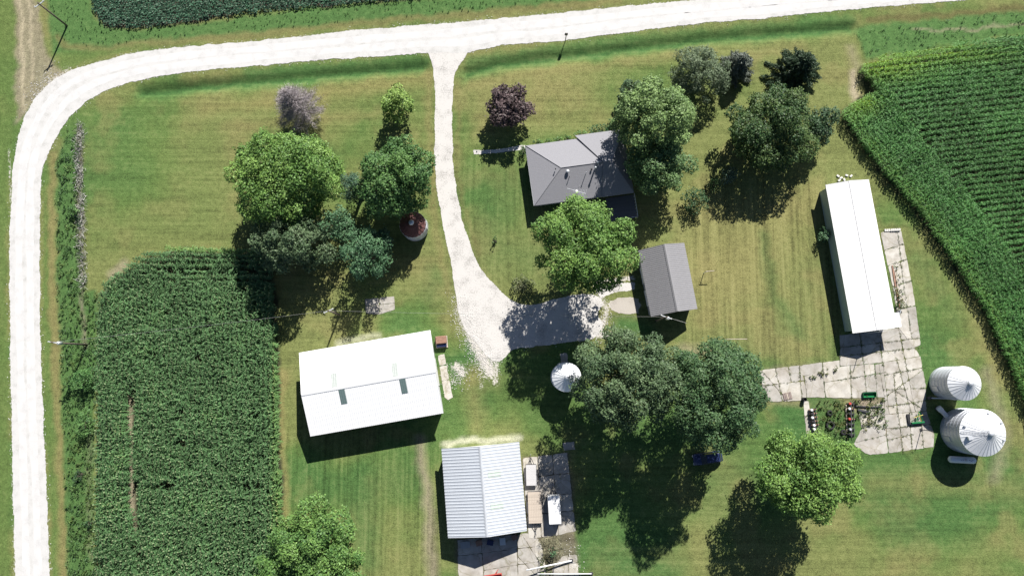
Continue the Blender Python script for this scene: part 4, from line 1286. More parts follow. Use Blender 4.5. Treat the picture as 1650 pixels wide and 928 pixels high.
# white barn (ridge runs left-right)
gable_building('white_barn', 'white metal barn with two pale and two dark skylights beside the west corn', 'barn', [(500.5, 703), (713, 665.5), (694, 532), (482.7, 568)], 4.3, 1.9, (WHITE, WHITE), WALLW, WHITE, ribs=3, rib_h=0.018,
               lights=[(0, 6, 0.25, 2.2, SKYL, 1.0), (0, 16, 0.25, 2.2, SKYL, 1.0), (1, 6, 0.25, 2.3, SKYD, 1.0), (1, 16, 0.25, 2.3, SKYD, 1.0)],
               doors=[('x+', 0.0, 4.4, 3.7, WHITE, 'sliding_door'), ('y-', -6, 1.0, 2.1, WALLW, 'side_door')])
# silver shed (ridge runs down the picture)
gable_building('silver_shed', 'silver ribbed metal shed beside the parked trailers at the bottom', 'shed', [(722.5, 867), (711, 724), (837, 711), (848.5, 853)], 3.7, 1.9, (SILVER, SILVER), WHITE, GALV, ribs=2, pw=0.95,
               lights=[(1, 4, 0.9, 2.0, SKYG, 1.0), (1, 9, 0.9, 2.0, SKYG, 1.0)], rib_h=0.06,
               doors=[('x-', -3.0, 5.0, 3.2, DARKM, 'doorway_shade_panel'), ('x-', 2.8, 4.4, 3.2, DARKM, 'doorway_shade_panel')])  # dark panels on the closed wall stand in for the unlit shed openings
# garage
gable_building('garage', 'charcoal ribbed roof garage on the lawn east of the gravel yard', 'garage', [(1049.5, 510), (1028, 405), (1103, 391), (1123, 497)], 3.0, 2.3, (DARKROOF, DARKROOF), CHWALL, DARKROOF, ribs=3, pw=0.92, rib_h=0.03,
               doors=[('y+', 1.5, 2.6, 2.2, WHITE, 'garage_door'), ('y+', -2.2, 2.6, 2.2, WHITE, 'garage_door'), ('x-', 1.0, 0.9, 2.0, WHITE, 'side_door')])
# long white building
lb, LBL, LBW = gable_building('long_white_building', 'long narrow white roofed building beside the east corn', 'building', [(1374, 536), (1330, 299.5), (1400, 289), (1445, 528)], 3.2, 1.0, (WHITE_WORN, WHITE_WORN), TEALW, WHITE, ribs=3, rib_h=0.018,
                              doors=[('x-', 0.0, 3.4, 2.6, WHITE, 'overhead_door')])
m = MB(); m.box(-LBL / 2 + 0.02, -LBL / 2 + 2.3, -LBW / 2 - 0.65, -LBW / 2 + 1.8, 3.32, 3.42)
pt = m.build('roof_patch', WHITE, lb); pt.rotation_euler = (0, 0, 0)
m = MB(); m.tube([(-LBL / 2 - 0.3, 0.2, -0.1), (-LBL / 2 - 0.3, 0.2, 6.0)], 0.06, 6); m.build('vent_pipe', GALV, lb)

# ------------------------------------------------------------------ the house
def pt3(o, u_, v_, z): return P(u_, v_, z) - o


Z0 = 2.9
hc = P(930, 275, Z0); hc.z = 0
house = thing('farmhouse', hc, 0, 'grey shingled hip roof farmhouse with an antenna and vents among the trees', 'house')
NW, NE2, SE2, SW = pt3(hc, 846.7, 235, Z0), pt3(hc, 945, 221, Z0), pt3(hc, 958, 318, Z0), pt3(hc, 861.5, 331.5, Z0)
ex = (pt3(hc, 1003, 214, Z0) - NW).normalized(); ey = Vector((-ex.y, ex.x, 0))
Wd = abs((NW - SW).dot(ey))
SWr = NW - ey * Wd
R0 = pt3(hc, 904, 271, Z0 + 2.0)
Ltot = (pt3(hc, 1003, 214, Z0) - NW).dot(ex)
ridge_in = (R0 - NW).dot(ex)
def L2(a_, b_, z): return NW + ex * a_ - ey * b_ + Vector((0, 0, z - NW.z))
zr = Z0 + 2.0
def slab_roof(name, faces, par=house):
    """roof planes given as loops of points; each gets thickness"""
    m = MB()
    for f in faces:
        n = len(f); top = [tuple(p) for p in f]; bot = [(p[0], p[1], p[2] - 0.18) for p in f]
        m.add(top + bot, [tuple(range(n)), tuple(range(n, 2 * n))[::-1]] + [(i, i + n, (i + 1) % n + n, (i + 1) % n) for i in range(n)])
    return m.build(name, SHING, par)
mid = Wd / 2
Lw = (pt3(hc, 927, 223, Z0) - NW).dot(ex)
A, B_, Cc, D = L2(0, 0, Z0), L2(0, Wd, Z0), L2(Ltot, Wd, Z0), L2(Ltot, 0, Z0)
r1, r2 = L2(ridge_in, mid, zr), L2(Ltot - ridge_in * 0.75, mid, zr)
slab_roof('west_roof_hip', [[B_, r1, A][::-1]])
slab_roof('north_roof_slope', [[A, r1, r2, D][::-1]])
slab_roof('south_roof_slope', [[B_, Cc, r2, r1][::-1]])
slab_roof('east_roof_hip', [[Cc, D, r2][::-1]])
# the east wing stands a little proud of the main roof on its north side and south side
ez = 0.2
a0, a1 = Lw, Ltot + 0.25
sl_ = 2.0 / mid
wn = [L2(a0, -0.55, Z0 + ez - 0.1), L2(a1, -0.55, Z0 + ez - 0.1), L2(a1 - ridge_in * 0.62, mid, zr + ez), L2(a0 + ridge_in * 0.72, mid, zr + ez)]
slab_roof('wing_north_slope', [wn[::-1]])
ws = [L2(a0 + 2.8, Wd + 0.1, Z0 + ez - 0.1), L2(a1, Wd + 0.1, Z0 + ez - 0.1), L2(a1 - ridge_in * 0.62, mid, zr + ez), L2(a0 + ridge_in * 0.72, mid, zr + ez)]
slab_roof('wing_south_slope', [ws])
slab_roof('wing_east_hip', [[L2(a1, -0.55, Z0 + ez - 0.1), L2(a1, Wd + 0.1, Z0 + ez - 0.1), L2(a1 - ridge_in * 0.62, mid, zr + ez)][::-1]])
m = MB()
for p, q in ((A, r1), (B_, r1), (r1, r2)):
    m.tube([p + Vector((0, 0, 0.02)), q + Vector((0, 0, 0.02))], 0.07, 4)
m.build('hip_ridge_cap', SHING, house)
# walls
wl = MB()
ins = 0.55
cs = [L2(ins, ins, 0), L2(ins, Wd - ins, 0), L2(Ltot - ins, Wd - ins, 0), L2(Ltot - ins, ins, 0)]
wl.prism([(p.x, p.y) for p in cs], -0.1, Z0 + 0.1)
cs = [L2(a0 + 0.3, 0.0, 0), L2(a0 + 0.3, ins, 0), L2(a1 - ins, ins, 0), L2(a1 - ins, 0.0, 0)]
wl.prism([(p.x, p.y) for p in cs], -0.1, Z0 + 0.1)
wl.build('wall', pm('siding', (0.50, 0.49, 0.46), 0.8, amt=0.05), house)
hw = MB()
gt = MB(); gt.tube([B_ + Vector((0, 0, -0.1)) - ex * 0.02, A + Vector((0, 0, -0.1))], 0.06, 6)
gt.build('west_gutter', WHITE, house)
for f in (0.2, 0.5, 0.8):
    p = L2(ins - 0.03, Wd * f, 0); fr = MB(); fr.box(-0.03, 0.03, -0.6, 0.6, 0.9, 2.1)
    o = fr.build('window', WHITE, house); o.location = (p.x, p.y, 0); o.rotation_euler = (0, 0, math.atan2(ex.y, ex.x))
    fr = MB(); fr.box(-0.045, -0.02, -0.5, 0.5, 1.0, 2.0); fr.build('pane', GLASS, o)
for f in (0.12, 0.3, 0.55, 0.75, 0.9):
    for yy, sg in ((ins - 0.03 if f < 0.5 else -0.03, 1), (Wd - ins + 0.03, -1)):
        p = L2(Ltot * f, yy, 0); fr = MB(); fr.box(-0.6, 0.6, -0.03, 0.03, 0.9, 2.1)
        o = fr.build('window', WHITE, house); o.location = (p.x, p.y, 0); o.rotation_euler = (0, 0, math.atan2(ex.y, ex.x))
        fr = MB(); fr.box(-0.5, 0.5, 0.02 * sg, 0.045 * sg, 1.0, 2.0) if sg > 0 else fr.box(-0.5, 0.5, -0.045, -0.02, 1.0, 2.0)
        fr.build('pane', GLASS, o)


def roof_z(p):                                   # height of the south slope
    d = (NW - p).dot(ey)
    return zr - abs(d - mid) * sl_


def vent(u_, v_, r_, h_, cap, name, mt):
    p = pt3(hc, u_, v_, zr); z = roof_z(p)
    p = pt3(hc, u_, v_, z); z = roof_z(p)
    m = MB(); m.lathe([(r_, z - 0.1), (r_, z + h_), (cap, z + h_ + 0.02), (cap * 0.9, z + h_ + 0.12), (cap * 0.3, z + h_ + 0.2), (0.001, z + h_ + 0.21)], 16, (p.x, p.y))
    return m.build(name, mt, house, True)


vent(914.5, 277, 0.16, 0.30, 0.30, 'turbine_vent', GALV)
vent(895, 273, 0.07, 0.25, 0.1, 'plumbing_vent', DARKM)
vent(917, 286.5, 0.05, 0.5, 0.07, 'plumbing_vent', DARKM)
vent(943.5, 281, 0.05, 1.0, 0.08, 'plumbing_vent', GALV)
vent(958, 274, 0.12, 1.3, 0.17, 'flue_pipe', GALV)
vent(953, 273.5, 0.1, 0.2, 0.16, 'plumbing_vent', DARKM)
vent(963, 262.5, 0.10, 0.3, 0.18, 'plumbing_vent', WHITE)
# television antenna on its mast
ab = P(930, 309, 2.9); ant = thing('television_antenna', (ab.x, ab.y, 0), 0, 'pale television antenna on a mast over the south slope of the house', 'antenna')
m = MB(); m.tube([(0, 0, roof_z(ab - hc) - 0.2), (0, 0, 6.6)], 0.03, 6); m.build('mast', GALV, ant)
d_ = (P(945, 312, 6.6) - P(914, 303, 6.6)).normalized(); n_ = Vector((-d_.y, d_.x, 0))
c_ = P(929, 308, 6.6); c_ = Vector((c_.x - ab.x, c_.y - ab.y, 6.6))
m = MB(); m.tube([c_ - d_ * 1.55, c_ + d_ * 1.5], 0.035, 6); m.build('boom', GALV, ant)
for i in range(9):
    m = MB(); q = c_ + d_ * (-0.4 + i * 0.23); e = 0.28 + 0.05 * i; m.tube([q - n_ * e, q + n_ * e], 0.014, 5); m.build('element', GALV, ant)
m = MB(); m.box(c_.x - 0.15, c_.x + 0.15, c_.y - 0.15, c_.y + 0.15, 6.5, 6.75); m.build('rotor', WHITE, ant)
# deck behind the house
dk = [P(976, 320, 0.6), P(1021, 314, 0.6), P(1027, 350, 0.6), P(982, 357, 0.6)]
dc = sum(dk, Vector()) / 4; dx_ = (dk[1] - dk[0]).normalized(); da = math.atan2(dx_.y, dx_.x); dl = (dk[1] - dk[0]).length; dw = (dk[0] - dk[3]).length
deck = thing('wooden_deck', (dc.x, dc.y, 0), da, 'dark board deck with white rail at the south east corner of the house', 'deck')
m = MB(); m.box(-0.075, 0.075, -dw / 2, dw / 2, 0.55, 0.6); bm_ = m.mesh('deck_board', DECKW)
for i in range(int(dl / 0.165)): inst('deck_board', bm_, deck, (-dl / 2 + 0.08 + i * 0.165, 0, 0))
m = MB()
for x in (-dl / 2 + 0.1, 0, dl / 2 - 0.1):
    for y in (-dw / 2 + 0.1, dw / 2 - 0.1): m.box(x - 0.06, x + 0.06, y - 0.06, y + 0.06, -0.1, 0.545)
m.build('support_post', WOOD, deck)
m = MB(); m.tube([(dl / 2 - 0.05, dw / 2, 1.5), (dl / 2 - 0.05, -dw / 2, 1.5), (dl / 2 - 1.2, -dw / 2, 1.5)], 0.04, 6)
for y in np.arange(-dw / 2, dw / 2, 0.5): m.tube([(dl / 2 - 0.05, y, 0.6), (dl / 2 - 0.05, y, 1.5)], 0.02, 5)
m.build('rail', WHITE, deck)

# ------------------------------------------------------------------ grain bins
def grain_bin(name, label, u_, v_, rpx, eave, rise, wall_m, roof_m, n=28, base_z=0.0, door_az=200):
    c = P(u_, v_, eave); R = rpx * (H - eave) / F; Rw = R - 0.06
    t = thing(name, (c.x, c.y, 0), 0, label, 'grain bin', 'grain bins of the farm')
    m = MB(); prof = [(Rw, -0.1)]
    rings = max(3, round(eave / 0.85)); rh = eave / rings
    for i in range(rings):
        for k_ in range(8):
            z = i * rh + (k_ + 0.5) * rh / 8
            prof.append((Rw + (0.012 if k_ % 2 else -0.012), z))
        prof.append((Rw + 0.03, (i + 1) * rh - 0.02)); prof.append((Rw, (i + 1) * rh))
    m.lathe(prof, 48)
    m.build('wall', wall_m, t)
    # roof sheets
    m = MB(); a_ = 2 * math.pi / n; top = 0.35
    pts = []
    for (r_, z) in ((R, eave - 0.02), (top, eave + rise)):
        pts += [(r_ * math.cos(0), r_ * math.sin(0), z), (r_ * math.cos(a_), r_ * math.sin(a_), z)]
    m.add(pts + [(p[0], p[1], p[2] - 0.04) for p in pts], [(0, 1, 3, 2), (4, 6, 7, 5), (0, 4, 5, 1)])
    m.tube([(R, 0, eave + 0.03), (top, 0, eave + rise + 0.04)], 0.022, 4)
    me = m.mesh('roof_sheet', roof_m)
    for i in range(n): inst('roof_sheet', me, t, (0, 0, 0), i * a_)
    m = MB(); m.lathe([(top + 0.08, eave + rise - 0.03), (top + 0.05, eave + rise + 0.18), (0.12, eave + rise + 0.26), (0.001, eave + rise + 0.27)], 20); m.build('roof_cap', GALV, t, True)
    m = MB(); m.tube([(R * 0.98 * math.cos(2 * math.pi * k_ / 48), R * 0.98 * math.sin(2 * math.pi * k_ / 48), eave - 0.05) for k_ in range(49)], 0.05, 5, False); m.build('eave_ring', wall_m, t)
    az = math.radians(door_az)
    d = MB(); d.box(Rw + 0.02, Rw + 0.1, -0.4, 0.4, 0.5, 2.2)
    o = d.build('door', GALV, t); o.rotation_euler = (0, 0, az)
    d = MB()
    for y in (-0.2, 0.2): d.tube([(Rw + 0.15, y, 0.3), (Rw + 0.15, y, eave + 0.3)], 0.02, 5)
    for z in np.arange(0.5, eave, 0.3): d.tube([(Rw + 0.15, -0.2, z), (Rw + 0.15, 0.2, z)], 0.015, 4)
    o = d.build('ladder', GALV, t); o.rotation_euler = (0, 0, az + 0.35)
    return t, R


grain_bin('grain_bin', 'white conical roofed grain bin, the north one of the pair by the east concrete', 1554, 617.5, 27.3, 5.0, 1.5, BINW, BINR)
gb, gR = grain_bin('grain_bin', 'larger white conical roofed grain bin, south of its smaller twin', 1583.5, 697, 37, 5.0, 1.9, BINW, BINR, n=34)
# roof ladder and lids on the large one
m = MB()
for y in (-0.18, 0.18): m.tube([(gR * 0.95, y, 5.18), (0.5, y, 6.95)], 0.02, 5)
for k_ in range(9):
    f = k_ / 9; x = gR * 0.95 * (1 - f) + 0.5 * f; z = 5.18 * (1 - f) + 6.95 * f; m.tube([(x, -0.18, z), (x, 0.18, z)], 0.015, 4)
o = m.build('roof_ladder', GALV, gb); o.rotation_euler = (0, 0, math.radians(178))
m = MB(); m.box(gR * 0.62, gR * 0.80, -0.3, 0.3, 5.5, 5.85); o = m.build('roof_hatch', GALV, gb); o.rotation_euler = (0, 0, math.radians(196))
for az in (30, 75, -20, 160):
    m = MB(); m.tube([(gR * 0.86, 0, 5.15), (gR * 0.86, 0, 5.45)], 0.12, 8); m.lathe([(0.2, 5.42), (0.2, 5.55), (0.001, 5.6)], 10, (gR * 0.86, 0)); o = m.build('roof_vent', GALV, gb); o.rotation_euler = (0, 0, math.radians(az))
grain_bin('grain_bin', 'small silver grain bin at the edge of the shade south of the gravel yard', 913, 607.5, 23.5, 4.8, 1.4, BINW, BINR, n=22, door_az=95)
grain_bin('grain_bin', 'old bin with a rusty dark red roof under the tree beside the driveway', 665, 362, 22, 3.2, 1.6, BINW, RUSTR, n=20, door_az=0)
# fan and duct at the large bin, auger tube at the north bin
fb = P(1519, 663, 0.8); fan = thing('bin_fan', (fb.x, fb.y, 0), math.radians(-48), 'white drying fan with its duct between the two east bins', 'fan')
m = MB(); m.tube([(-0.9, 0, 0.7), (-0.2, 0, 0.7)], 0.42, 16); m.build('fan_housing', WHITE, fan)
m = MB(); m.box(-0.2, 1.3, -0.3, 0.3, 0.45, 0.95); m.build('duct', WHITE, fan, bevel=0.03)
m = MB(); m.box(-0.85, -0.3, -0.3, 0.3, -0.1, 0.3); m.build('stand', DARKM, fan)
p0, p1 = P(1500, 641, 0.6), P(1547, 643, 1.6)
t = thing('unload_auger', (p0.x, p0.y, 0), 0, 'thin steel unloading tube along the south side of the north bin', 'auger')
m = MB(); m.tube([(0, 0, 0.6), (p1.x - p0.x, p1.y - p0.y, 1.6)], 0.10, 10); m.build('tube', GALV, t)
m = MB(); m.box(-0.3, 0.2, -0.2, 0.2, 0.0, 0.7); m.build('hopper', DARKM, t)
# fuel tank
fc = P(1549.5, 740.5, 0.9); tank = thing('fuel_tank', (fc.x, fc.y, 0), math.radians(-3), 'white cylindrical fuel tank lying in the shadow of the large bin', 'tank')
m = MB(); r_ = 0.52; hl = 1.75
m.tube([(-hl - 0.38, 0, 1), (-hl - 0.33, 0, 1), (-hl - 0.18, 0, 1), (-hl, 0, 1), (hl, 0, 1), (hl + 0.18, 0, 1), (hl + 0.33, 0, 1), (hl + 0.38, 0, 1)], [0.02, 0.28, 0.45, r_, r_, 0.45, 0.28, 0.02], 24)
m.build('tank_shell', WHITE, tank, True)
m = MB(); m.lathe([(0.2, 1.45), (0.2, 1.66), (0.17, 1.72), (0.001, 1.74)], 16, (0.3, 0)); m.build('valve_dome', GALV, tank, True)
for x in (-1.2, 1.2):
    m = MB(); m.box(x - 0.12, x + 0.12, -0.42, 0.42, -0.1, 0.62); m.build('saddle', CONC, tank)
m = MB()
for x0, x1, y in ((0.75, 1.0, 0.10), (1.05, 1.2, 0.02), (1.25, 1.45, 0.12), (-0.5, -0.35, 0.08), (-0.2, -0.1, 0.08)):
    m.tube([(x0, y, 1 + math.sqrt(r_ * r_ - y * y) - 0.012), (x1, y - 0.12, 1 + math.sqrt(r_ * r_ - (y - 0.12) ** 2) - 0.012)], 0.03, 5)
m.build('dark_marks', NAVY, tank)

# ------------------------------------------------------------------ poles and wires
def utility_pole(label, ub, vb, h, arm_ang, arm=1.2, transformer=False, r_=0.16, group='wooden utility poles'):
    b = P(ub, vb)
    t = thing('utility_pole', (b.x, b.y, 0), arm_ang, label, 'utility pole', group)
    m = MB(); m.tube([(0, 0, -0.3), (0, 0, h)], [r_, r_ * 0.7], 10); m.build('pole', POLE, t, True)
    m = MB(); m.box(-arm, arm, -0.06, 0.06, h - 0.55, h - 0.42); m.build('crossarm', GALV, t)
    for x in (-arm + 0.1, 0.0, arm - 0.1):
        m = MB(); m.lathe([(0.05, h - 0.42), (0.08, h - 0.3), (0.06, h - 0.2), (0.001, h - 0.18)], 8, (x, 0)); m.build('insulator', WHITE, t)
    if transformer:
        m = MB(); m.lathe([(0.001, h - 1.9), (0.24, h - 1.9), (0.26, h - 1.0), (0.2, h - 0.9), (0.001, h - 0.88)], 14, (0.42, 0)); m.build('transformer', GALV, t, True)
    return t, Vector((b.x, b.y, h - 0.2))


_, T1 = utility_pole('wooden utility pole in the ditch weeds west of the corn', 140, 555.5, 9.0, math.radians(-10), 0.7, True)
_, T0 = utility_pole('leaning dark utility pole at the north west corner by the soybeans', 108, 42, 7.6, math.radians(40), 0.9)
_, T3 = utility_pole('utility pole with bright crossarm on the grass north of the white barn', 547, 507, 7.4, math.radians(25), 0.8)
_, T4 = utility_pole('utility pole standing in the shade at the south end of the garage', 1057, 517, 8.2, math.radians(-20), 0.9, True)


def wire(a_, b_, label, sag=0.8, r_=0.013):
    m = MB(); pts = []
    for i in range(17):
        f = i / 16; p = a_.lerp(b_, f); p.z -= 4 * sag * f * (1 - f); pts.append(p)
    m.tube(pts, r_, 4, False)
    return tag(m.build('overhead_wire', WIRE), label, 'wire', 'overhead wires between the poles')


wire(T1, T3, 'overhead wire from the ditch pole to the pole north of the white barn', 1.2)
wire(T3, T4, 'overhead wire crossing the gravel yard towards the garage pole', 1.5)
e4 = P(1183, 560, 4.5)
wire(T4, P(1106, 520.5, 6.5), 'short overhead wire stub running south east from the garage pole', 0.1, 0.03)


def yard_post(label, ub, vb, h, arm, ang):
    b = P(ub, vb); t = thing('clothesline_pole', (b.x, b.y, 0), ang, label, 'clothesline pole', 'clothesline poles on the east lawn')
    m = MB(); m.tube([(0, 0, -0.2), (0, 0, h)], 0.06, 8); m.build('post', WHITE, t)
    m = MB(); m.tube([(-0.15, 0, h - 0.05), (arm, 0, h - 0.05)], 0.06, 6); m.build('crossbar', WOOD, t)
    m = MB(); m.tube([(0, 0, h - 0.5), (0.45, 0, h - 0.08)], 0.03, 6); m.build('brace', WHITE, t)


yard_post('white post with a short crossbar on the lawn just east of the garage', 1134, 440, 1.9, 1.2, math.radians(5))
yard_post('white post with a long crossbar on the lawn north of the big green tree', 1169, 547, 1.5, 3.0, math.radians(0))
b = P(911, 66); t = thing('marker_post', (b.x, b.y, 0), 0, 'thin dark marker post at the road edge north of the house', 'post')
m = MB(); m.tube([(0, 0, -0.3), (0, 0, 2.6)], 0.07, 8); m.build('post', POLE, t)
m = MB(); m.box(-0.25, 0.25, 0.08, 0.11, 1.7, 2.5); m.build('sign_plate', DARKM, t)
b = P(1484, 692); t = thing('steel_post', (b.x, b.y, 0), 0, 'slender steel post on the concrete beside the large bin', 'post')
m = MB(); m.tube([(0, 0, -0.1), (0, 0, 3.2)], 0.06, 8); m.build('post', DARKM, t)
m = MB(); m.box(-0.2, 0.2, -0.2, 0.2, 0.05, 0.12); m.build('base_plate', DARKM, t)

# ------------------------------------------------------------------ trailers and the car
def wheel_mb(m, x, y, r_, w_):
    m.tube([(x - w_ / 2, y, r_), (x + w_ / 2, y, r_)], r_, 16)


def trailer(label, u_, v_, wpx, lpx, hz, deck_m, ang, tongue, cargo=False, rails=False):
    c = P(u_, v_, hz); k_ = (H - hz) / F; w_, l_ = wpx * k_, lpx * k_
    t = thing('cargo_trailer' if cargo else 'flatbed_trailer', (c.x, c.y, 0), ang, label, 'trailer', 'trailers parked beside the silver shed')
    if cargo:
        m = MB(); m.box(-w_ / 2, w_ / 2, -l_ / 2, l_ / 2, 0.45, hz); m.build('body', WHITE, t, bevel=0.08)
        m = MB()
        for y in np.linspace(-l_ / 2 + 0.5, l_ / 2 - 0.5, 6): m.box(-w_ / 2 + 0.1, w_ / 2 - 0.1, y - 0.02, y + 0.02, hz + 0.001, hz + 0.02)
        m.build('roof_bow', WHITE, t)
        m = MB(); m.box(-w_ / 2 + 0.15, w_ / 2 - 0.15, -l_ / 2 - 0.04, -l_ / 2 - 0.003, 0.55, hz - 0.15); m.build('rear_door', WALLW, t)
    else:
        n = 8
        m = MB(); m.box(-w_ / 2 / n * 0.97, w_ / 2 / n * 0.97, -l_ / 2, l_ / 2, hz - 0.06, hz); me = m.mesh('deck_board', deck_m)
        for i in range(n): inst('deck_board', me, t, (-w_ / 2 + (i + 0.5) * w_ / n, 0, 0))
        m = MB(); m.box(-w_ / 2, w_ / 2, -l_ / 2 - 0.06, -l_ / 2 - 0.003, hz - 0.2, hz + 0.03); m.box(-w_ / 2, w_ / 2, l_ / 2 + 0.003, l_ / 2 + 0.06, hz - 0.2, hz + 0.03)
        for x in (-w_ / 2 - 0.05, w_ / 2 + 0.003): m.box(x, x + 0.05, -l_ / 2, l_ / 2, hz - 0.18, hz + 0.02)
        m.build('frame', DARKM, t)
    ye = tongue * l_ / 2
    m = MB(); zt_ = 0.45
    m.tube([(-w_ * 0.3, ye, zt_), (0, ye + tongue * 1.1, zt_)], 0.05, 6); m.tube([(w_ * 0.3, ye, zt_), (0, ye + tongue * 1.1, zt_)], 0.05, 6)
    m.tube([(0, ye, zt_), (0, ye + tongue * (0.9 if wpx < 19 else 2.0), zt_)], 0.05, 6); m.build('tongue', DARKM, t)
    m = MB(); y = ye + tongue * 1.5; m.tube([(0, y, 0), (0, y, 0.8)], 0.04, 6); m.build('jack', GALV, t)
    ws_ = (-0.4, 0.45) if not cargo else (0.0,)
    for x in (-w_ / 2 - 0.14, w_ / 2 + 0.14) if not cargo else (-w_ / 2 + 0.08, w_ / 2 - 0.08):
        for y in ws_:
            m = MB(); wheel_mb(m, x, y, 0.34, 0.22); m.build('wheel', BLACK, t)
        if not cargo:
            m = MB(); m.box(x - 0.13, x + 0.13, -0.8, 0.85, 0.70, 0.74); m.build('fender', DARKM, t)
    return t


trailer('small grey flatbed trailer close to the silver shed with its tongue pointing north', 856, 765, 16, 32, 0.75, pm('grey_deck', (0.48, 0.47, 0.47), 0.7, amt=0.06), math.radians(1.5), 1)
trailer('long plank flatbed trailer south of the grey one with its tongue pointing south', 862, 817, 21, 48, 0.75, WOOD, math.radians(2), -1)
trailer('white enclosed trailer with a plain white roof on the shaded concrete', 893.5, 821.5, 19, 43, 2.2, WHITE, math.radians(3), 1, cargo=True)

# navy estate car half hidden under the tree
cb = P(1141, 738, 0.9); car = thing('parked_car', (cb.x, cb.y, 0), math.radians(8), 'dark navy car half hidden under the big green tree', 'car')
def car_body():
    m = MB(); L_, Wc = 4.6, 1.85
    st2_ = [(-2.3, 0.55, 0.62, 0.70), (-2.2, 0.35, 0.78, 0.86), (-1.2, 0.30, 0.92, 0.93), (0.0, 0.30, 0.95, 0.93), (1.6, 0.30, 0.92, 0.93), (2.15, 0.35, 0.85, 0.86), (2.3, 0.5, 0.75, 0.75)]
    ring = []
    for x, zb, zt_, wf in st2_:
        y = Wc / 2 * wf
        ring.append([(x, -y, zb), (x, -y * 1.05, (zb + zt_) / 2), (x, -y * 0.95, zt_), (x, y * 0.95, zt_), (x, y * 1.05, (zb + zt_) / 2), (x, y, zb)])
    b = 0; vs = [p for r in ring for p in r]; fs = []
    for i in range(len(ring) - 1):
        for j in range(6):
            a_ = i * 6 + j; c_ = i * 6 + (j + 1) % 6; fs.append((a_, c_, c_ + 6, a_ + 6))
    fs += [tuple(range(6))[::-1], tuple(range(len(vs) - 6, len(vs)))]
    m.add(vs, fs); return m
car_body().build('body', NAVY, car, True)
m = MB(); vs = [(-1.1, -0.82, 0.93), (2.1, -0.80, 0.91), (2.1, 0.80, 0.91), (-1.1, 0.82, 0.93), (-0.35, -0.66, 1.5), (1.75, -0.64, 1.5), (1.75, 0.64, 1.5), (-0.35, 0.66, 1.5)]
m.add(vs, [(4, 5, 6, 7), (0, 1, 5, 4), (1, 2, 6, 5), (2, 3, 7, 6), (3, 0, 4, 7)]); m.build('window_band', GLASS, car)
m = MB(); m.box(-0.33, 1.73, -0.64, 0.64, 1.503, 1.54); m.build('roof', NAVY, car, bevel=0.02)
for x in (-1.45, 1.4):
    for y in (-0.85, 0.85):
        m = MB(); m.tube([(x, y - 0.1, 0.33), (x, y + 0.1, 0.33)], 0.33, 16); m.build('wheel', BLACK, car)
for y in (-0.6, 0.6):
    m = MB(); m.box(-2.34, -2.28, y - 0.18, y + 0.18, 0.58, 0.70); m.build('headlight', WHITE, car)

# ------------------------------------------------------------------ farm things lying about
# rusty ribbed fuel box at the corner of the barn
b = P(711, 550, 0.8); t = thing('rusty_hopper', (b.x, b.y, 0), math.radians(5), 'rusty ribbed steel hopper beside the north east corner of the white barn', 'hopper')
m = MB(); m.box(-0.85, 0.85, -0.35, 0.85, 0.25, 1.25); m.build('body', RUST, t, bevel=0.12)
m = MB()
for x in np.linspace(-0.75, 0.75, 8): m.box(x - 0.04, x + 0.04, -0.33, 0.83, 1.252, 1.31)
m.build('top_ribs', RUST, t)
m = MB(); m.box(-0.8, 0.8, -0.85, -0.36, 0.3, 0.9); m.build('shaded_side', NAVY, t, bevel=0.03)  # navy box paints in the shadowed side of the hopper
m = MB(); m.box(-0.95, 0.95, -1.0, 0.9, -0.05, 0.2); m.build('skid', WOOD, t)

# green loader bucket
b = P(1401, 636, 0.3); t = thing('loader_bucket', (b.x, b.y, 0), math.radians(2), 'bright green loader bucket lying on the concrete yard', 'loader bucket')
m = MB()
prof = [(-0.40, 0.45), (-0.42, 0.0), (0.30, 0.0), (0.42, 0.15), (0.40, 0.55), (0.34, 0.55), (0.34, 0.20), (0.26, 0.08), (-0.36, 0.08), (-0.36, 0.45)]
n = len(prof); hw_ = 1.0
vs = [(-hw_, y, z) for y, z in prof] + [(hw_, y, z) for y, z in prof]
m.add(vs, [(i, (i + 1) % n, (i + 1) % n + n, i + n) for i in range(n)])
m.build('shell', GREEN, t)
for x in (-hw_ - 0.03, hw_ + 0.003):
    m = MB(); pr = [(-0.42, 0.0), (0.30, 0.0), (0.42, 0.15), (0.40, 0.55), (-0.40, 0.45)]
    m.add([(x, y, z) for y, z in pr] + [(x + 0.03, y, z) for y, z in pr], [(0, 1, 2, 3, 4), (9, 8, 7, 6, 5)] + [(i, i + 5, (i + 1) % 5 + 5, (i + 1) % 5) for i in range(5)]); m.build('side_plate', GREEN, t)
m = MB(); m.box(-hw_, hw_, 0.43, 0.50, 0.35, 0.55); m.build('cutting_edge', DARKM, t)
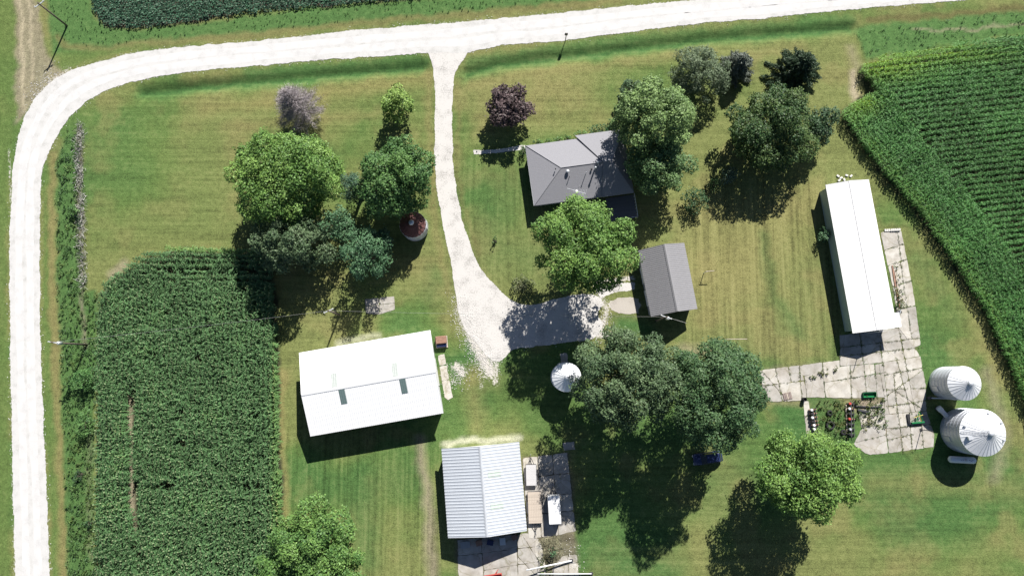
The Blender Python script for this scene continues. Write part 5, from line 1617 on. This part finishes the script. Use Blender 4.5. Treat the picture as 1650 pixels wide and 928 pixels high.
# green blade implement
b = P(1476, 673, 0.3); t = thing('rear_blade', (b.x, b.y, 0), math.radians(5), 'green rear blade implement beside the shadow of the bins', 'farm implement')
m = MB(); m.box(-0.9, 1.1, -0.86, -0.62, 0.05, 0.6); m.build('blade', GREEN, t, bevel=0.02)
m = MB(); m.tube([(0, -0.6, 0.5), (0.5, 1.0, 0.55)], 0.06, 8); m.tube([(-0.2, -0.6, 0.5), (0.5, 1.0, 0.55)], 0.05, 8); m.tube([(0.9, -0.6, 0.5), (0.5, 1.0, 0.6)], 0.05, 8); m.build('a_frame', GREEN, t)
m = MB(); m.tube([(-0.4, 0.1, 0.6), (1.0, 0.4, 0.6)], 0.05, 8); m.tube([(0.6, -0.6, 0.6), (0.2, 0.8, 0.9)], 0.04, 8); m.build('top_link', YELLOW, t)
m = MB(); m.box(-1.3, -1.0, -0.9, 0.7, 0.02, 0.35); m.tube([(-1.2, -0.9, 0.5), (-1.0, 0.9, 0.5)], 0.05, 6); m.build('side_frame', DARKM, t)


def planter(label, pts, seed, accent):
    a_, b_ = P(*pts[0], 0.6), P(*pts[1], 0.6); c = (a_ + b_) / 2; d = b_ - a_; L_ = d.length
    t = thing('row_planter', (c.x, c.y, 0), math.atan2(d.y, d.x), label, 'planter', 'old row crop planters among the weeds')
    r = random.Random(seed)
    m = MB(); m.box(-L_ / 2, L_ / 2, -0.08, 0.08, 0.55, 0.7); m.box(-L_ / 2, L_ / 2, 0.4, 0.48, 0.5, 0.6); m.build('toolbar', DARKM, t)
    n = 7
    for i in range(n):
        x = -L_ / 2 + (i + 0.5) * L_ / n
        u_ = MB(); u_.box(x - 0.1, x + 0.1, -0.5, 0.4, 0.15, 0.45); u_.tube([(x - 0.05, 0.55, 0.25), (x + 0.05, 0.55, 0.25)], 0.22, 12); u = u_.build('row_unit', RUST if r.random() < 0.5 else DARKM, t)
        h_ = MB(); h_.lathe([(0.12, 0.46), (0.2, 0.6), (0.2, 0.85), (0.17, 0.88), (0.001, 0.89)], 12, (x, -0.28 + r.uniform(-0.08, 0.08))); h_.build('seed_hopper', r.choice(accent), u)
    return t


planter('old planter with pale lids at the west edge of the weed patch', ((1309, 657), (1316, 700)), 1, [WHITE, BLACK, GALV])
planter('old rusty planter with red and white lids east of the tyre', ((1371, 646), (1372, 704)), 2, [RED, WHITE, BLACK, BLACK, GALV])
# tyres
def tyre(label, u_, v_, r_, flat=True):
    b = P(u_, v_); t = thing('tractor_tyre', (b.x, b.y, 0.0), 0.3, label, 'tyre', 'old tyres in the weed patch')
    m = MB(); pr = []
    for k_ in range(9):
        a_ = 2 * math.pi * k_ / 8; pr.append((r_ - 0.14 + 0.14 * math.cos(a_), 0.22 + 0.18 * math.sin(a_)))
    m.lathe(pr, 24); m.build('carcass', BLACK, t, True)
    m = MB()
    for k_ in range(16):
        a_ = 2 * math.pi * k_ / 16; m.box(r_ - 0.02, r_ + 0.03, -0.04, 0.04, 0.08, 0.36, a_)
    m.build('tread', BLACK, t)
tyre('big black tractor tyre lying flat among the weeds', 1337, 685, 0.68)
tyre('smaller dark tyre half sunk in weeds north of the big one', 1336, 665, 0.45)
tyre('dark tyre close beside the rusty planter', 1358, 696, 0.42)
# hatch and drum
b = P(1268.5, 638); t = thing('cellar_hatch', (b.x, b.y, 0.08), math.radians(12), 'small brown slatted hatch on the west part of the concrete yard', 'hatch')
m = MB(); m.box(-0.68, 0.68, -0.55, 0.55, -0.05, 0.04); m.build('frame', pm('brown_frame', (0.20, 0.15, 0.13), 0.8), t)
for i in range(5):
    m = MB(); x = -0.52 + i * 0.26; m.box(x - 0.1, x + 0.1, -0.48, 0.48, 0.043, 0.08); m.build('slat', WOOD if i == 2 else pm('slat_brown', (0.25, 0.20, 0.18), 0.8), t)
b = P(1294, 643); t = thing('steel_drum', (b.x, b.y, 0.03), 0, 'black steel drum at the corner of the concrete yard', 'drum')
m = MB(); m.lathe([(0.3, 0), (0.3, 0.28), (0.315, 0.3), (0.3, 0.32), (0.3, 0.58), (0.315, 0.6), (0.3, 0.62), (0.3, 0.88), (0.27, 0.88), (0.27, 0.5), (0.001, 0.5)], 20); m.build('shell', BLACK, t, True)
m = MB(); m.tube([(0.31, -0.1, 0.7), (0.36, 0, 0.7), (0.31, 0.1, 0.7)], 0.015, 5); m.build('handle', DARKM, t)


def timber(label, pts, z, r_, mt, name='timber', cat='timber', group=None, sx=1.0):
    a_, b_ = P(*pts[0], z), P(*pts[1], z); d = b_ - a_; c = (a_ + b_) / 2
    m = MB(); L_ = d.length; m.box(-L_ / 2, L_ / 2, -r_ * sx, r_ * sx, z - r_, z + r_)
    o = m.build(name, mt, bevel=0.01); o.location = (c.x, c.y, 0); o.rotation_euler = (0, 0, math.atan2(d.y, d.x))
    return tag(o, label, cat, group)


timber('dark timber lying along the north edge of the dry weeds by the green bucket', ((1378, 654), (1421, 656)), 0.2, 0.09, DARKM)
timber('weathered beam west of the rusty planter', ((1363, 652), (1365, 695)), 0.2, 0.1, WOOD)
timber('dark crooked board in the shaded weeds south of the green bucket', ((1382, 660), (1402, 664)), 0.15, 0.15, DARKM)
for i, (a_, b_) in enumerate([((1438, 428), (1443, 462)), ((1442, 436), (1449, 478)), ((1444, 466), (1450, 496))]):
    timber(['northernmost old board in the weedy strip east of the long white building', 'middle old board in the weedy strip east of the long white building', 'southern old board in the weedy strip east of the long white building'][i], (a_, b_), 0.12, 0.06, [RUST, WOOD, RUST][i], 'old_board', 'board', 'old boards by the long building', 2)
b = P(1447, 503); t = thing('engine_block', (b.x, b.y, 0.04), 0.4, 'dark scrap engine block at the south east corner of the long white building', 'scrap')
m = MB(); m.box(-0.35, 0.35, -0.25, 0.25, 0, 0.45); m.build('block', DARKM, t, bevel=0.04)
m = MB(); m.tube([(-0.2, -0.3, 0.5), (0.3, 0.25, 0.55)], 0.07, 8); m.build('manifold', GALV, t)
# pale blocks
for i, (u_, v_) in enumerate([(1350, 284), (1355, 287), (1364, 283), (1371, 284), (1352, 291), (1360, 290)]):
    b = P(u_, v_); r = random.Random(i); m = MB(); m.box(-0.24, 0.24, -0.15, 0.15, 0, 0.2)
    o = m.build('stone_block', STONE, bevel=0.03); o.location = (b.x, b.y, -0.03); o.rotation_euler = (0, 0, r.uniform(0, 3))
    tag(o, ['stone block', 'westernmost pale stone block north of the long white building','pale stone block just south east of the westernmost one','third pale stone block from the west, north of the long building','easternmost pale stone block north of the long white building','pale stone block nearest the north west corner of the long building','pale stone block touching the north roof edge of the long building'][i + 1], 'stone', 'pale stone blocks north of the long building')
for i in range(8):
    b = P(1426 + i * 3.2, 371.5 - i * 0.15); m = MB(); m.box(-0.14, 0.14, -0.2, 0.2, 0, 0.2)
    o = m.build('concrete_block', STONE, bevel=0.02); o.location = (b.x, b.y, 0.09 if i > 2 else 0); o.rotation_euler = (0, 0, rs.uniform(-0.2, 0.2))
    tag(o, ['westernmost','second from the west','third from the west','fourth from the west','fourth from the east','third from the east','second from the east','easternmost'][i] + ' concrete block in the short pale row by the long white building', 'concrete block', 'row of concrete blocks')

# augers at the bottom of the picture
def auger(label, g_end, t_end, zt_, r_):
    a_, b_ = P(*g_end, 0.3), P(*t_end, zt_)
    t = thing('grain_auger', (a_.x, a_.y, 0), 0, label, 'auger', 'white augers lying by the broken slabs')
    m = MB(); m.tube([(0, 0, 0.25), (b_.x - a_.x, b_.y - a_.y, zt_)], r_, 12); m.build('tube', WHITE, t, True)
    c_ = (b_ - a_) * 0.7; q = (b_ - a_).normalized(); s_ = Vector((-q.y, q.x, 0)) * 0.7
    m = MB(); z = 0.3 + (zt_ - 0.3) * 0.7; m.tube([(c_.x - s_.x, c_.y - s_.y, 0.05), (c_.x, c_.y, z), (c_.x + s_.x, c_.y + s_.y, 0.05)], 0.04, 6); m.build('leg', DARKM, t)
    m = MB(); m.box(-0.25, 0.25, -0.2, 0.2, 0.0, 0.25); m.build('inlet', DARKM, t)


auger('white auger tube slanting over the broken slabs by the straggly shrub', (921, 903), (848, 918), 1.7, 0.11)
auger('white auger tube lying level along the bottom of the picture', (953, 924), (866, 924), 0.5, 0.09)
# red wagon cut by the bottom of the picture
b = P(795, 931, 0.8); t = thing('red_wagon', (b.x, b.y, 0), math.radians(8), 'red farm wagon cut off by the bottom of the picture', 'wagon')
m = MB(); m.box(-1.3, 1.3, -1.2, 0.5, 0.6, 0.75); m.build('bed', RED, t)
m = MB(); m.box(-1.3, 1.3, 0.5, 0.56, 0.6, 1.1); m.box(-1.36, -1.303, -1.2, 0.56, 0.6, 1.1); m.box(1.303, 1.36, -1.2, 0.56, 0.6, 1.1); m.build('side_board', RED, t)
for x in (-1.1, 1.1):
    m = MB(); m.tube([(x - 0.1, 0.1, 0.35), (x + 0.1, 0.1, 0.35)], 0.34, 14); m.build('wheel', BLACK, t)
m = MB(); m.tube([(0.3, 0.5, 0.6), (0.9, 1.1, 0.5)], 0.05, 6); m.build('drawbar', RED, t)
# things standing in the shade at the open front of the silver shed
r = random.Random(4)
def crate(label, u_, v_, w_, l_, h_, mt, ang):
    b = P(u_, v_); t = thing('machine_crate', (b.x, b.y, 0.05), ang, label, 'crate', 'crates and drums in front of the silver shed')
    m = MB(); m.box(-w_ / 2, w_ / 2, -l_ / 2, l_ / 2, 0.06, h_); m.build('box', mt, t, bevel=0.03)
    m = MB(); m.box(-w_ / 2 - 0.04, w_ / 2 + 0.04, -l_ / 2 - 0.04, l_ / 2 + 0.04, h_ + 0.002, h_ + 0.05); m.build('lid', mt, t)
crate('low grey crate in the shade at the west part of the shed front', 750, 876, 1.4, 0.9, 0.5, CHWALL, 0.1)
crate('reddish crate in the shade at the middle of the shed front', 772, 873, 0.9, 0.7, 0.6, RUST, 0.3)
crate('blue crate in the shade, second from the east at the shed front', 790, 872, 0.9, 0.7, 0.7, NAVY, -0.2)
crate('pale crate in the shade between the blue crate and the east corner', 810, 870, 0.8, 1.0, 0.8, WALLW, 0.1)
crate('rusty crate in the shade at the east corner of the shed front', 829, 864, 0.8, 0.7, 0.5, RUST, 0.5)

print('tris', sum(sum(len(p.vertices) - 2 for p in o.data.polygons) for o in sc.objects if o.type == 'MESH' and len(o.data.polygons) < 5000),
      sum(len(o.data.polygons) * 2 for o in sc.objects if o.type == 'MESH' and len(o.data.polygons) >= 5000))
